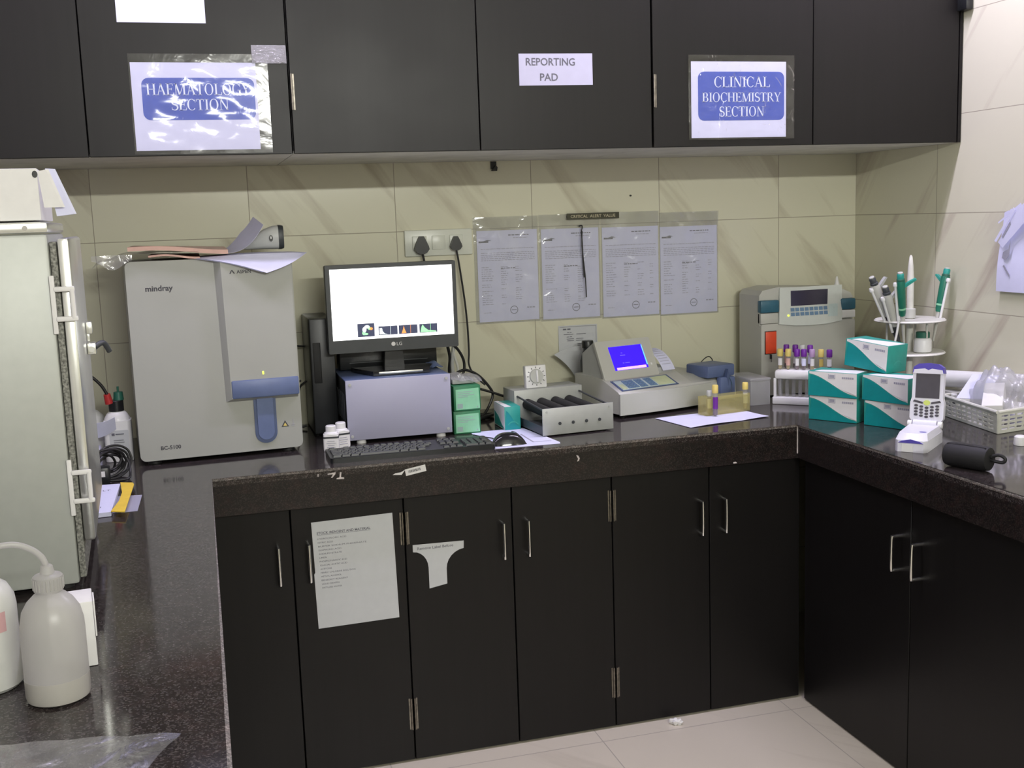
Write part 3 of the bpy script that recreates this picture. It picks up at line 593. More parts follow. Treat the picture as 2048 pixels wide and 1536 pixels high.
# raised sample door: chamfered on its left and lower edge
xr0 = .028
g = G(); zl = .158
o_ = [(xr0 - .012, zl - .004), (x1 - .006, zl - .004), (x1 - .002, zt - .016), (x1 - .016, zt - .002), (xr0 - .02, zt - .002)]
i_ = [(xr0 + .002, zl + .006), (x1 - .008, zl + .006), (x1 - .006, zt - .018), (x1 - .018, zt - .006), (xr0 - .004, zt - .006)]
vs = [(a, yf + .003, c) for a, c in o_] + [(a, yf - .018, c) for a, c in i_]
g.add(vs, [(0, 1, 2, 3, 4)[::-1], (5, 6, 7, 8, 9)] + [(k, (k + 1) % 5, 5 + (k + 1) % 5, 5 + k) for k in range(5)])
g.build('sample_door', 'cbc', t)
G().rbox(xr0 + .003, x1 - .005, yf - .022, yf - .004, zl + .006, zl + .056, .004).build('blue_band', 'blue', t)
sl = G().prism(arc(.118, .062, .030, .030, 180, 360, 14) + [(.148, .160), (.088, .160)], (0, yf + .0035, 0), X, Z, (0, -.004, 0)).build('probe_recess', 'blue_d', t)
G().prism(arc(.118, .064, .022, .022, 180, 360, 14) + [(.140, .158), (.096, .158)], (0, yf - .0005, 0), X, Z, (0, -.004, 0)).build('probe_cover', 'blue', sl)
G().rbox(.115, .1195, yf - .0195, yf - .0175, .226, .235, .0008).build('indicator_lamp', 'led', t)
G().text('mindray', (-.170, yf + .0027, .466), X, Z, .014, .070, bold=.03).text('BC-5100', (-.163, yf + .0027, .040), X, Z, .0100, .052, bold=.03).build('lettering', 'ink', t, smooth=False)
g = G().text('ASPEN', (.065, yf - .0185, .503), X, Z, .0090, .038, bold=.02)
g.prism([(.046, .503), (.051, .512), (.0545, .5125), (.061, .503), (.057, .503), (.0525, .510), (.050, .503)], (0, yf - .0182, 0), X, Z, (0, -.0003, 0)).build('door_lettering', 'ink', t, smooth=False)
g = G().prism([(.160, .072), (.181, .072), (.1705, .090)], (0, yf + .003, 0), X, Z, (0, -.0005, 0), 0).prism([(.165, .0745), (.176, .0745), (.1705, .084)], (0, yf + .0024, 0), X, Z, (0, -.0004, 0), 1)
g.build('warning_triangle', ['ink', 'yellow'], t, smooth=False)
G().box(.192, .1932, yf + .0022, yf + .003, .078, .094).box(.187, .198, yf + .0022, yf + .003, .0765, .0775).box(.188, .197, yf + .0022, yf + .003, .072, .073).build('needle_icon', 'ink_faint', t, smooth=False)
for a in (-.18, .18):
    for c in (-.15, .12): G().cyl((a, c, 0), (a, c, .013), .018, .015, 14).build('foot', 'black_soft', t)
# things lying on the analyzer
ZT = H + .545
t = thing('file_folder', 'pink file folder in clear plastic lying on top of the large analyzer', 'folder', (-.15, -.26, ZT + .001))
def fold(x0_, x1_, y0_, y1_, za, zb_, th): return lambda u, v: (x0_ + (x1_ - x0_) * u, y0_ + (y1_ - y0_) * v, za + (zb_ - za) * u + .004 * math.sin(5 * u) * (1 - v))
G().sheet(fold(-.125, .128, -.195, .12, .026, .014, 0), 18, 4, .011).build('cover', 'pink', t)
G().sheet(fold(-.075, .055, -.19, .10, .008, .004, 0), 12, 4, .005).build('cover', 'pink', t)
G().sheet(lambda u, v: (-.215 + .27 * u, -.205 + .30 * v, .016 - .034 * max(0, .3 - u) * (1 - v * .4) / .3 * 1.0 + .003 * math.sin(22 * u + 3 * v) * (1 - u) + .004), 34, 8, .0004).build('plastic_wrap', 'bag', t)
G().sheet(lambda u, v: (-.215 + .10 * u, -.206 - .002 * math.sin(9 * u), .018 - (.014 + .024 * math.sin(3.1 * u) ** 2) * v), 18, 8, .0004).build('plastic_wrap', 'bag', t)
t = thing('paper_sheet', 'white paper drooping over the front edge of the large analyzer', 'paper', (0, 0, ZT))
def droop(A, T, B_, k=.6):
    A, T, B_ = Vector(A), Vector(T), Vector(B_)
    def fn(u, v):
        top = A + (B_ - A) * u + Vector((0, .012, .003 * math.sin(3.1 * u)))
        e = A + (T - A) * (u / k) + Vector((0, 0, .005 * math.sin(math.pi * u / k))) if u < k else T + (B_ - T) * ((u - k) / (1 - k)) + Vector((.006, 0, -.004)) * math.sin(math.pi * (u - k) / (1 - k))
        if v > .4: q = (v - .4) / .6; return tuple(top + (e - top) * q)
        q = 1 - v / .4; return tuple(top + Vector((-.03 * u * q, .13 * q, .001 * q)))
    return fn
G().sheet(droop((-.105, -.452, .0035), (.074, -.480, -.043), (.186, -.445, .006)), 30, 20, .0005).build('sheet', 'paper', t)
G().sheet(droop((-.110, -.449, .0015), (.062, -.474, -.041), (.165, -.438, .0035)), 30, 20, .0005).build('lower_sheet', 'paper', t)
tag(G().sheet(lambda u, v: (-.022 + .10 * u ** .8 - .020 * v, -.41 + .11 * v, ZT + .012 + .072 * u ** 1.9 + .036 * v * min(1, 1.8 * u) * (1 - .35 * u)), 20, 8, .0006).build('curled_leaf', 'paper'), 'lilac-white paper leaf curling upright beside the handheld scanner', 'paper')
t = thing('handheld_scanner', 'grey handheld barcode scanner with a black nose lying on the papers atop the analyzer', 'scanner', (.085, -.27, ZT + .012))
prof = [(-.055, .004, .016), (-.03, .004, .042), (.0, .004, .060), (.025, .003, .069), (.040, .003, .070)]
def loft(g, secs, hw, mi=0, n=16):
    vs = []
    for (x, za, zc), w_ in zip(secs, hw):
        vs += [(x + .004 * math.sin(0), w_ * (abs(math.cos(a)) ** .6) * (1 if math.cos(a) > 0 else -1), (za + zc) / 2 + (zc - za) / 2 * (abs(math.sin(a)) ** .6) * (1 if math.sin(a) > 0 else -1)) for a in [2 * math.pi * k / n for k in range(n)]]
    fs = [(k * n + i, k * n + (i + 1) % n, (k + 1) * n + (i + 1) % n, (k + 1) * n + i) for k in range(len(secs) - 1) for i in range(n)]
    fs += [tuple(range(n))[::-1], tuple(range((len(secs) - 1) * n, len(secs) * n))]; g.add(vs, fs, mi); return g
loft(G(), prof, [.012, .022, .030, .034, .034]).build('body', 'scan_grey', t)
loft(G(), [(.0395, .002, .071), (.0475, .002, .0705), (.054, .004, .069)], [.0345, .035, .033]).build('nose', 'dgrey', t)
G().prism(arc(.018, .034, .0055, .009, 0, 360, 16), (0, -.0325, 0), X, Z, (0, -.002, 0)).build('button', 'black', t)
G().prism(arc(.018, .036, .002, .004, 0, 360, 12), (0, -.0345, 0), X, Z, (0, -.0006, 0)).build('button_emblem', 'white', t)
# ================================================================ oven on the left worktop
t = thing('laboratory_oven', 'tall bare aluminium laboratory oven at the left edge, its hinged door seen edge on', 'oven', (-.350, -1.49, H), rz=2.6)
G().rbox(-.455, 0, 0, .46, .010, .626, .006).build('housing', 'zinc', t)
G().rbox(-.458, .002, -.002, .462, .627, .646, .005).build('top_band', 'steel_b', t)
G().prism(arc(-.034, .6365, .0042, .0042, 0, 360, 14), (0, -.0022, 0), X, Z, (0, -.0015, 0)).box(-.0346, -.0334, -.0042, -.0036, .634, .639).build('screw', 'chrome', t)
G().rbox(.001, .012, .004, .45, .02, .612, .002).build('gasket', 'gasket', t)
d = G().rbox(.013, .033, .002, .45, .085, .618, .006).build('door', 'steel_b', t)
for z in (.505, .185):
    h = G().rbox(-.004, .004, -.006, -.0005, z - .050, z + .050, .0015)
    h.rbox(.002, .036, -.009, -.002, z + .022, z + .031, .003).rbox(.002, .038, -.009, -.002, z - .029, z - .020, .003).cyl((.031, -.006, z - .024), (.031, -.006, z + .026), .0042)
    h.build('hinge', 'white_mat', t)
g = G().rbox(.034, .050, .30, .33, .385, .408, .002).cyl((.042, .299, .396), (.042, .296, .396), .006).rbox(.034, .046, .31, .325, .425, .45, .003).rbox(.034, .040, .315, .322, .41, .43, .002)
g.build('latch', 'steel_b', d)
g = G().tube([(.048, .315, .398), (.058, .325, .404), (.066, .335, .402), (.074, .345, .385)], .0055, 10).build('latch_lever', 'dgrey', d)
for a in (-.43, -.025):
    for c in (.03, .43): G().cyl((a, c, 0), (a, c, .0105), .014, n=14).build('foot', 'black_soft', t)
t = thing('torn_carton', 'white carton with a torn hanging flap on top of the aluminium oven', 'box', (-.355, -1.47, H + .648), rz=2.6)
G().rbox(-.42, -.004, 0, .30, .001, .088, .002).build('body', 'white_mat', t)
G().prism([(-.004, .083), (.010, .086), (.031, .022), (.002, .022)], (0, .004, 0), X, Z, (.004, .0015, 0)).build('flap', 'white_mat', t, smooth=False)
G().prism([(.008, .088), (.020, .087), (.048, .010), (.020, .007)], (0, .016, 0), X, Z, (.004, .0015, 0)).build('flap', 'paper', t, smooth=False)
G().prism(arc(-.008, .078, .0045, .006, 0, 360, 12), (0, .0002, 0), X, Z, (0, -.0008, 0)).build('hole', 'black', t)
# wash bottle
t = thing('wash_bottle', 'translucent wash bottle with a bent spout, some liquid in it, front left', 'bottle', (-.336, -1.975, H))
R = .0415
G().lathe([(R * .86, .001), (R * .97, .004), (R, .010), (R, .095), (R * .985, .108), (R * .90, .125), (R * .72, .138), (R * .5, .147), (.0165, .150), (.0165, .156)]).build('body', 'milk', t)
G().lathe([(R * .84, .0006), (R * .972, .0040), (R + .0003, .010), (R + .0003, .034)]).build('liquid_level', 'bottle_fill', t)
g = G().lathe([(.019, .153), (.0192, .172), (.017, .174), (.0095, .176), (.0075, .186), (.005, .188)], n=24)
for k in range(24): g.cyl((.0192 * math.cos(k * .2618), .0192 * math.sin(k * .2618), .155), (.0192 * math.cos(k * .2618), .0192 * math.sin(k * .2618), .170), .0011, n=6)
g.build('cap', 'milk', t)
G().tube([(0, 0, .185), (-.006, 0, .200), (-.020, -.004, .214), (-.040, -.008, .222), (-.072, -.014, .221)], .0042, 10).build('spout', 'milk', t)
t = thing('reagent_bottle', 'white bottle with a faded pink mark cut off by the left picture edge', 'bottle', (-.437, -1.90, H))
R = .047
G().lathe([(R * .9, .001), (R, .006), (R, .115), (R * .96, .130), (R * .8, .145), (R * .5, .156), (.019, .160), (.019, .166)]).build('body', 'bottle_white', t)
G().lathe([(.022, .162), (.022, .183), (.020, .186)]).build('cap', 'white', t)
G().sheet(lambda u, v: ((R + .0004) * math.cos(-1.0 + .30 * u), (R + .0004) * math.sin(-1.0 + .30 * u), .088 + .028 * v), 8, 2, .0003).build('pink_mark', 'pinkmark', t)
t = thing('white_carton', 'small white carton standing behind the wash bottle', 'box', (-.300, -1.865, H), rz=6)
G().rbox(-.055, .006, -.01, .055, .0005, .098, .0015).build('body', 'white_mat', t)
G().rbox(.0062, .0085, -.012, .03, .045, .099, .0008).build('flap', 'white_mat', t)
tag(G().sheet(lambda u, v: (-.60 + .425 * u - .145 * (1 - v) * u, -2.40 + .33 * v - .085 * u, H + .0008 + .0032 * abs(math.sin(4 * u + 5 * v)) + .003 * abs(math.sin(19 * u - 13 * v)) * u), 40, 30, .0003).build('plastic_sheet', 'sheet_film'), 'clear crinkled plastic sheet lying on the left worktop at the bottom of the picture', 'plastic sheet')
# cards, cup, cable heap, bottles beside the oven
def flatcard(name, label, pts, z, mt, th=.0008, cat='card'):
    return tag(G().prism(pts, (0, 0, H + z), X, Y, (0, 0, th)).build(name, mt, smooth=False), label, cat)
t = thing('card_pad', 'pad of white cards with a yellow edge strip on the left worktop beside the oven', 'card', (0, 0, H + .001))
G().prism([(-.42, -.985), (-.330, -.975), (-.326, -.69), (-.42, -.68)], (0, 0, 0), X, Y, (0, 0, .010)).build('white_card', 'paper', t, smooth=False)
G().prism([(-.330, -.978), (-.300, -.995), (-.2925, -.72), (-.296, -.700), (-.326, -.685), (-.316, -.80), (-.318, -.88)], (0, 0, .0102), X, Y, (0, 0, .002)).build('yellow_strip', 'yelcard', t, smooth=False)
G().text('LT', (-.362, -.76, .0103), X, Y, .012).text('11', (-.365, -.93, .0103), X, Y, .012).build('lettering', 'ink_grey', t, smooth=False)
flatcard('grey_card', 'small grey-lilac card lying under the yellow edged card pad', [(-.335, -.950), (-.276, -.948), (-.272, -.791), (-.33, -.782)], .0003, 'lilac', .0006)
t = thing('specimen_cup', 'small clear cup with a white lid beside the card pad', 'cup', (-.372, -1.035, H))
G().lathe([(.013, .001), (.0155, .03), (.0155, .032)]).build('body', 'frost', t)
G().lathe([(.017, .0325), (.017, .041), (.015, .043)]).build('lid', 'white', t)
t = thing('cable_heap', 'heap of coiled black cable with a black adapter between oven and analyzer', 'cable', (-.365, -.56, H))
g = G(); rnd = random.Random(5)
for k in range(7):
    cx, cz, rr = rnd.uniform(-.012, .02), rnd.uniform(.030, .055), rnd.uniform(.024, .042)
    ti = rnd.uniform(-.5, .5)
    g.tube([(cx + rr * 1.1 * math.cos(a), -.02 + .012 * k - .03 + .03 * math.cos(a + ti), max(.004, cz + rr * math.sin(a))) for a in [i * math.pi / 5 for i in range(11)]], .0032, 8, sub=4)
g.tube([(.03, 0, .06), (.052, .0, .045), (.058, -.02, .015), (.05, -.05, .004), (.0, -.055, .004)], .0032, 8)
g.build('coil', 'cable', t)
G().rbox(-.030, .012, -.085, -.045, .001, .045, .005).build('adapter', 'black', t)
G().box(-.012, .002, -.0865, -.0853, .022, .036).build('adapter_label', 'white_mat', t, smooth=False)
t = thing('reagent_bottle', 'white reagent bottle with black, red and dark green caps behind the cable heap', 'bottle', (-.345, -.33, H))
G().prism(rrect(-.036, .036, -.03, .03, .012), (0, 0, .001), X, Y, (0, 0, .112)).lathe([(.034, .112), (.033, .120), (.026, .132), (.019, .138)], sx=1.0, sy=.9).build('body', 'white', t)
G().prism(rrect(-.022, .028, .02, .088, .003), (0, -.0303, 0), X, Z, (0, -.0006, 0)).build('label', 'paper_warm', t, smooth=False)
G().box(-.016, -.008, -.0316, -.031, .074, .081).box(-.006, .016, -.0316, -.031, .076, .079).box(-.012, .014, -.0316, -.031, .06, .0615).box(-.012, .016, -.0316, -.031, .054, .0555).box(-.012, .010, -.0316, -.031, .045, .0465).build('print', 'ink_grey', t, smooth=False)
G().lathe([(.020, .138), (.020, .166), (.018, .168)]).build('cap', 'black', t)
G().cyl((.008, 0, .168), (.008, 0, .19), .014, .012, 16).cyl((.008, 0, .19), (.008, 0, .205), .003).build('green_cap', 'dgreen', t)
G().cyl((-.016, -.014, .162), (-.020, -.018, .188), .011, .009, 16).build('red_cap', 'red', t)
G().tube([(-.019, -.018, .186), (-.033, -.022, .215), (-.06, -.03, .245), (-.10, -.04, .275), (-.14, -.05, .31)], .0042, 8).build('tubing', 'cable', t)
t = thing('plastic_jug', 'off-white round jug half hidden behind the reagent bottle with coloured caps', 'bottle', (-.425, -.25, H))
G().lathe([(.040, .001), (.045, .006), (.045, .095), (.040, .115), (.025, .130), (.016, .134)]).build('body', 'white', t)
G().lathe([(.017, .134), (.017, .150)]).build('cap', 'white', t)
G().tube([(.0, 0, .15), (-.01, -.02, .19), (-.04, -.05, .22), (-.07, -.06, .25)], .005, 8).build('tubing', 'cable', t)
tag(G().sheet(lambda u, v: (-.445 + .10 * u, -.40 - .02 * v, H + .055 + .045 * u + .052 * v * (1 - .3 * u) + .004 * math.sin(6 * u)), 10, 6, .0008).build('lilac_sheet', 'paper'), 'lilac paper leaning slantwise against the white reagent bottle behind the oven', 'paper')
tag(G().rbox(-.440, -.385, -.46, -.405, H + .001, H + .06, .003).build('grey_carton', 'lilac'), 'small grey carton under the slanting lilac paper behind the oven', 'box')
# ================================================================ computer group
t = thing('computer_tower', 'slim black computer tower standing against the wall left of the monitor', 'computer', (.236, -.120, H))
G().rbox(-.036, .036, -.10, .105, .004, .352, .005).build('case', 'black', t)
G().rbox(-.0355, .0355, -.112, -.101, .006, .350, .004).build('front_bezel', 'greykey', t)
G().rbox(-.028, -.006, -.1135, -.112, .16, .28, .002).build('drive_slot', 'black_soft', t)
for a in (-.025, .025):
    for c in (-.09, .09): G().cyl((a, c, 0), (a, c, .0045), .009, n=12).build('foot', 'black_soft', t)
BX0, BX1 = .275, .579
t = thing('equipment_box', 'black box with a lilac-grey screwed front panel under the monitor', 'box', (BX0, -.405, H))
W = BX1 - BX0
G().rbox(.002, W - .002, .003, .30, .014, .180, .003).build('case', 'black', t)
G().rbox(.001, W - .001, .0035, .302, .1802, .184, .001).build('top_plate', 'blue_d', t)
fp = G().rbox(0, W, -.003, .0025, .012, .185, .0015).build('front_panel', 'lilac', t)
for a in (.012, W - .012):
    for c in (.024, .173): G().cyl((a, -.0032, c), (a, -.0052, c), .0045, n=12).box(a - .003, a + .003, -.0056, -.0052, c - .0006, c + .0006).build('screw', 'greyp', t)
for a in (.04, W - .03):
    for c in (.02, .27): G().cyl((a, c, 0), (a, c, .0145), .014, .012, 14).build('foot', 'white_mat', t)
g = G()
for k in range(6): g.box(-.0003, .0022, .05 + k * .035, .07 + k * .035, .06, .14)
g.build('side_vent', 'dgrey', t, smooth=False)
ZB = H + .185
t = thing('power_box', 'low black box standing behind the monitor foot', 'box', (.44, -.145, ZB + .0006))
G().rbox(-.150, .150, -.04, .03, 0, .085, .004).build('case', 'black', t)
G().box(-.12, .12, -.0408, -.0402, .02, .022).build('groove', 'dgrey', t, smooth=False)
t = thing('blue_pouch', 'small blue pouch lying on the equipment box right of the monitor foot', 'pouch', (.562, -.235, ZB + .0006))
G().sheet(lambda u, v: (-.028 + .056 * u, -.03 + .06 * v, .002 + .014 * math.sin(math.pi * u) * math.sin(math.pi * v) + .002 * math.sin(12 * u)), 14, 10, .002).build('pouch', 'blue', t)
t = thing('monitor', 'black flat monitor with a white lit screen showing four small plots', 'monitor', (.443, -.27, ZB + .0006))
mz = .063; MW = .194; MH = .258
fr = G().rbox(-MW, MW, -.012, .022, mz, mz + MH, .005).build('frame', 'black', t)
G().prism(rrect(-MW + .0005, MW - .0005, mz + .0005, mz + MH - .0005, .004), (0, -.0125, 0), X, Z, (0, -.004, 0)).build('bezel', 'dgrey', t)
sc = G().box(-MW + .0135, MW - .0125, -.0172, -.0166, mz + .039, mz + MH - .012).build('screen', 'screen', t, smooth=False)
def plot(x0, x1, z0, z1, curve, mt):
    g = G().box(x0, x1, -.0178, -.0173, z0, z1, 0)
    if curve: g.prism(curve, (0, -.0178, 0), X, Z, (0, -.0003, 0), 1)
    g.box(x0 + (x1 - x0) * .62, x0 + (x1 - x0) * .635, -.0181, -.0178, z0, z1, 1)
    return g.build('plot', ['scr_dark', mt], sc, smooth=False)
z0 = mz + .045
g = G().box(-.108, -.058, -.0178, -.0173, z0 + .001, z0 + .040, 0)
for q, mi in (((-.090, .012, .005, .006), 1), ((-.088, .022, .006, .008), 2), ((-.080, .030, .008, .005), 2), ((-.074, .026, .004, .005), 1), ((-.068, .024, .005, .004), 3), ((-.084, .009, .007, .003), 1)):
    g.prism(arc(q[0], z0 + q[1], q[2], q[3], 0, 360, 12), (0, -.0178, 0), X, Z, (0, -.0003, 0), mi)
g.build('plot', ['scr_dark', 'scr_g', 'scr_w', 'scr_o'], sc, smooth=False)
plot(-.046, .010, z0 + .003, z0 + .029, [(-.044, z0 + .005), (-.043, z0 + .024), (-.036, z0 + .024), (-.034, z0 + .014), (-.028, z0 + .007), (-.02, z0 + .005)], 'scr_w')
plot(.014, .070, z0 + .003, z0 + .029, [(.022, z0 + .005), (.027, z0 + .018), (.029, z0 + .027), (.031, z0 + .018), (.036, z0 + .005)], 'scr_o')
plot(.076, .130, z0 + .003, z0 + .029, [(.079, z0 + .005), (.082, z0 + .020), (.086, z0 + .027), (.092, z0 + .018), (.102, z0 + .010), (.126, z0 + .007), (.126, z0 + .004)], 'scr_g')
cx, cz = -.004, mz + .020
g = G().prism(arc(cx, cz, .0062, .0062, 0, 360, 18), (0, -.0166, 0), X, Z, (0, -.0004, 0)); g.text('LG', (cx + .010, -.0171, cz - .0048), X, Z, .0096, .0155).build('logo', 'white_mat', t, smooth=False)
G().prism([(-.03, .012), (.03, .012), (.022, mz + .05), (-.022, mz + .05)], (0, .004, 0), X, Z, (0, .022, 0)).build('neck', 'black', t)
bs = G().prism([(-.125, .04), (.125, .04), (.088, -.080), (-.078, -.080)], (0, 0, 0), X, Y, (0, 0, .013)).build('foot', 'black_glossy', t)
G().rbox(-.062, .068, -.0835, -.0802, .004, .0105, .001).build('foot_trim', 'steel_b', bs)
def pillbottle(x, y, lab, rz):
    t = thing('reagent_bottle', lab, 'bottle', (x, y, H), rz=rz, group='small white bottles beside the keyboard')
    G().prism(rrect(-.021, .021, -.019, .019, .006), (0, 0, .0005), X, Y, (0, 0, .046)).lathe([(.020, .0465), (.019, .050), (.014, .053)]).build('body', 'white', t)
    G().prism(rrect(-.0214, .0214, -.0194, .0194, .006), (0, 0, .004), X, Y, (0, 0, .034)).build('label', 'white_mat', t)
    G().prism(rrect(-.0217, .0217, -.0197, .0197, .006), (0, 0, .036), X, Y, (0, 0, .005)).build('dark_band', 'dgrey', t)
    g = G()
    for k, w_ in enumerate((.024, .018, .026, .020)): g.box(-w_ / 2, w_ / 2, -.0201, -.0195, .010 + k * .006, .0115 + k * .006)
    g.build('print', 'ink_faint', t, smooth=False)
    G().lathe([(.0145, .0525), (.0145, .068), (.0125, .070)], n=20).build('cap', 'white', t)
pillbottle(.222, -.452, 'front one of two small white bottles left of the keyboard', -10)
pillbottle(.254, -.414, 'rear one of two small white bottles, touching the equipment box side', 12)
t = thing('keyboard', 'black computer keyboard lying along the worktop edge', 'keyboard', (.422, -.572, H), rz=-.5)
G().prism(rrect(-.225, .225, -.068, .068, .008), (0, 0, .0), X, Y, (0, 0, .014)).build('case', 'black', t)
def rowkeys(name, rows):
    g = G()
    for y, xs in rows:
        for a, c in xs:
            z0, z1 = .0142, .0195; i = .0018
            g.add([(a, y - .0072, z0), (c, y - .0072, z0), (c, y + .0072, z0), (a, y + .0072, z0), (a + i, y - .0058, z1), (c - i, y - .0058, z1), (c - i, y + .0062, z1), (a + i, y + .0062, z1)], [(3, 2, 1, 0), (4, 5, 6, 7), (0, 1, 5, 4), (1, 2, 6, 5), (2, 3, 7, 6), (3, 0, 4, 7)])
    return g.build(name, 'greykey', t, smooth=False)
mk = lambda x0, n, p=.0185: [(x0 + k * p, x0 + k * p + p - .0022) for k in range(n)]
rowkeys('main_keys', [(.018, mk(-.217, 15, .0187)), (.001, [(-.217, -.191)] + mk(-.188, 13, .0187)), (-.016, [(-.217, -.187)] + mk(-.184, 12, .0187)), (-.033, [(-.217, -.178)] + mk(-.175, 11, .0187)), (-.051, [(-.217, -.196), (-.193, -.172), (-.169, -.148), (-.145, -.040), (-.037, -.016), (-.013, .008), (.011, .032)])])
rowkeys('function_keys', [(.046, [(-.217, -.200)] + mk(-.178, 4) + mk(-.094, 4) + mk(-.010, 3))])
rowkeys('navigation_keys', [(.046, mk(.082, 3)), (.018, mk(.082, 3)), (.001, mk(.082, 3)), (-.033, [(.1005, .117)]), (-.051, mk(.082, 3))])
rowkeys('number_keys', [(.018, mk(.144, 4)), (.001, mk(.144, 4)), (-.016, mk(.144, 3)), (-.033, mk(.144, 4)), (-.051, [(.144, .179)] + mk(.181, 2))])
flat = [(.628, -.640), (.830, -.648), (.835, -.628), (.822, -.512), (.800, -.38), (.640, -.38)]
t = thing('paper_sheet', 'white printed paper sheet under the computer mouse', 'paper', (0, 0, H + .0004))
sh = G().prism(flat, (0, 0, 0), X, Y, (0, 0, .0006)).build('sheet', 'paper', t, smooth=False)
G().prism([(.765, -.60), (.820, -.602), (.820, -.597), (.770, -.595), (.770, -.47), (.765, -.47)], (0, 0, .0007), X, Y, (0, 0, .0002)).build('printed_frame', 'ink_faint', sh, smooth=False)
t = thing('computer_mouse', 'black computer mouse with a cord resting on the white sheet', 'mouse', (.694, -.592, H + .0012), rz=-4)
def dome(sx, sy, h): return lambda u, v: (sx * (2 * u - 1) * (1 - .12 * (2 * v - 1)), sy * (2 * v - 1) * math.sqrt(max(.0001, 1 - .55 * (2 * u - 1) ** 2)), h * (max(0, 1 - abs(2 * u - 1) ** 2.6) ** .6) * (max(0, 1 - abs(2 * v - 1) ** 2.6) ** .6))
G().sheet(dome(.046, .031, .033), 24, 18, -.0008).build('shell', 'black_glossy', t)
G().rbox(-.040, .040, -.024, .024, .0, .006, .002).build('base', 'black', t)
G().sheet(lambda u, v: (.012 + .024 * u, -.0022 + .0044 * v, .0335 - .016 * u ** 2), 8, 2, .002).build('wheel', 'dgrey', t)
G().tube([(-.01, .026, .008), (-.022, .05, .004), (-.030, .085, .003), (-.052, .115, .003), (-.07, .15, .003)], .0017, 8).build('cord', 'cable', t)
# green cartons
def carton(name, x, y, z, wx, dy, hz, m0, m1, lab, rz, group):
    t = thing(name, lab, 'box', (x, y, z), rz=rz, group=group)
    b_ = G().rbox(0, wx, 0, dy, 0, hz, .0012).build('body', m0, t)
    G().prism([(.006, .004), (wx - .003, .005), (wx - .005, hz - .008), (.006, hz - .010)], (0, -.0001, 0), X, Z, (0, -.0008, 0)).build('label', m1, t, smooth=False)
    g = G(); rnd = random.Random(int(z * 1000)); xx = .010
    while xx < .026: ww = rnd.choice((.0008, .0014)); g.box(xx, xx + ww, -.0012, -.0009, .008, .022); xx += ww + .0009
    for k, w_ in enumerate((.045, .036, .05, .03)): g.box(.012, .012 + w_, -.0012, -.0009, hz - .018 - k * .005, hz - .0168 - k * .005)
    g.box(wx - .011, wx - .0085, -.0012, -.0009, .008, .012)
    g.build('print', 'ink_faint', t, smooth=False); return t
carton('reagent_carton', .588, -.392, H + .0005, .080, .14, .068, 'green', 'green_l', 'lower green carton with pale green label right of the equipment box', -2, 'green cartons')
carton('reagent_carton', .590, -.395, H + .0695, .081, .14, .074, 'green', 'green_l', 'upper green carton with pale green label, clear bag on top', 1, 'green cartons')
t = thing('zip_bag', 'clear zip bag holding a small grey packet on top of the green cartons', 'bag', (.630, -.33, H + .1442))
G().rbox(-.036, .030, -.035, .04, .001, .016, .003).build('packet', 'greyp', t)
G().sheet(lambda u, v: (-.042 + .092 * u, -.055 + .11 * v, .006 + .022 * math.sin(math.pi * min(1, v * 1.1)) * (1 - .3 * u) + .003 * math.sin(14 * u + 8 * v) + .012 * (1 - u) * (1 - v)), 24, 20, .0004).build('film', 'bag', t)
# teal carton artwork: white field with a curved teal lower corner
def teal_carton(x, y, z, e_deg, lab, L=.150, Dp=.088, Hh=.073, name='reagent_carton', sticker=True, group='teal and white test kit cartons'):
    t = thing(name, lab, 'box', (x, y, z), rz=e_deg, group=group)
    G().rbox(0, L, 0, Dp, 0, Hh, .0012).build('body', 'teal2', t)
    e = .0004
    def swoosh(u): return (1 - u) ** 1.0 * .86 + .0 if False else .90 - .80 * (3 * u * u - 2 * u ** 3) * .98
    n = 18
    cur = [(L * k / n, Hh * swoosh(k / n)) for k in range(n + 1)]
    pts = [(.004, Hh - .001)] + [(max(.004, a), b_) for a, b_ in cur] + [(L - .001, Hh * .08), (L - .001, Hh - .001)]
    G().prism(pts, (0, -.0001, 0), X, Z, (0, -e, 0)).build('white_field', 'white_mat', t, smooth=False)
    G().prism([(.0015, .001)] + [(L - .004, .001)] + [(a, b_ - .003) for a, b_ in cur[::-1] if a > .003], (0, -.0001, 0), X, Z, (0, -e, 0)).build('teal_field', 'teal', t, smooth=False)
    cu2 = [(L * k / n, Dp * (.35 + .5 * (3 * (k / n) ** 2 - 2 * (k / n) ** 3))) for k in range(n + 1)]
    G().prism([(.02, .002)] + [(L - .002, .002)] + cu2[::-1][:-3], (0, 0, Hh + .0001), X, Y, (0, 0, e)).build('top_field', 'white_mat', t, smooth=False)
    g = G().box(L * .42, L * .56, -.0010, -.0006, Hh * .74, Hh * .76).box(L * .42, L * .43, -.0010, -.0006, Hh * .76, Hh * .92).box(L * .55, L * .56, -.0010, -.0006, Hh * .76, Hh * .92).box(L * .44, L * .54, -.0010, -.0006, Hh * .78, Hh * .90)
    for k in range(6): g.box(L * (.70 + .04 * k), L * (.73 + .04 * k), -.0010, -.0006, Hh * .76, Hh * .84)
    g.build('print', 'ink_faint', t, smooth=False)
    arcp = arc(Dp * .55, Hh * .18, .022, .020, 30, 150, 10); inn = arc(Dp * .55, Hh * .18, .019, .016, 30, 150, 10)
    G().prism(arcp + inn[::-1], (L + .0001, 0, 0), Y, Z, (e, 0, 0)).build('end_emblem', 'teal_l', t, smooth=False)
    return t
t = teal_carton(.742, -.395, H + .0008, 0, 'small teal and white carton left of the tube roller', L=.049, Dp=.12, Hh=.070, name='test_carton', group='small teal carton by the roller')
for c in list(t.children):
    if c.name.split('.')[0] in ('white_field', 'print', 'top_field', 'end_emblem'): bpy.data.objects.remove(c)
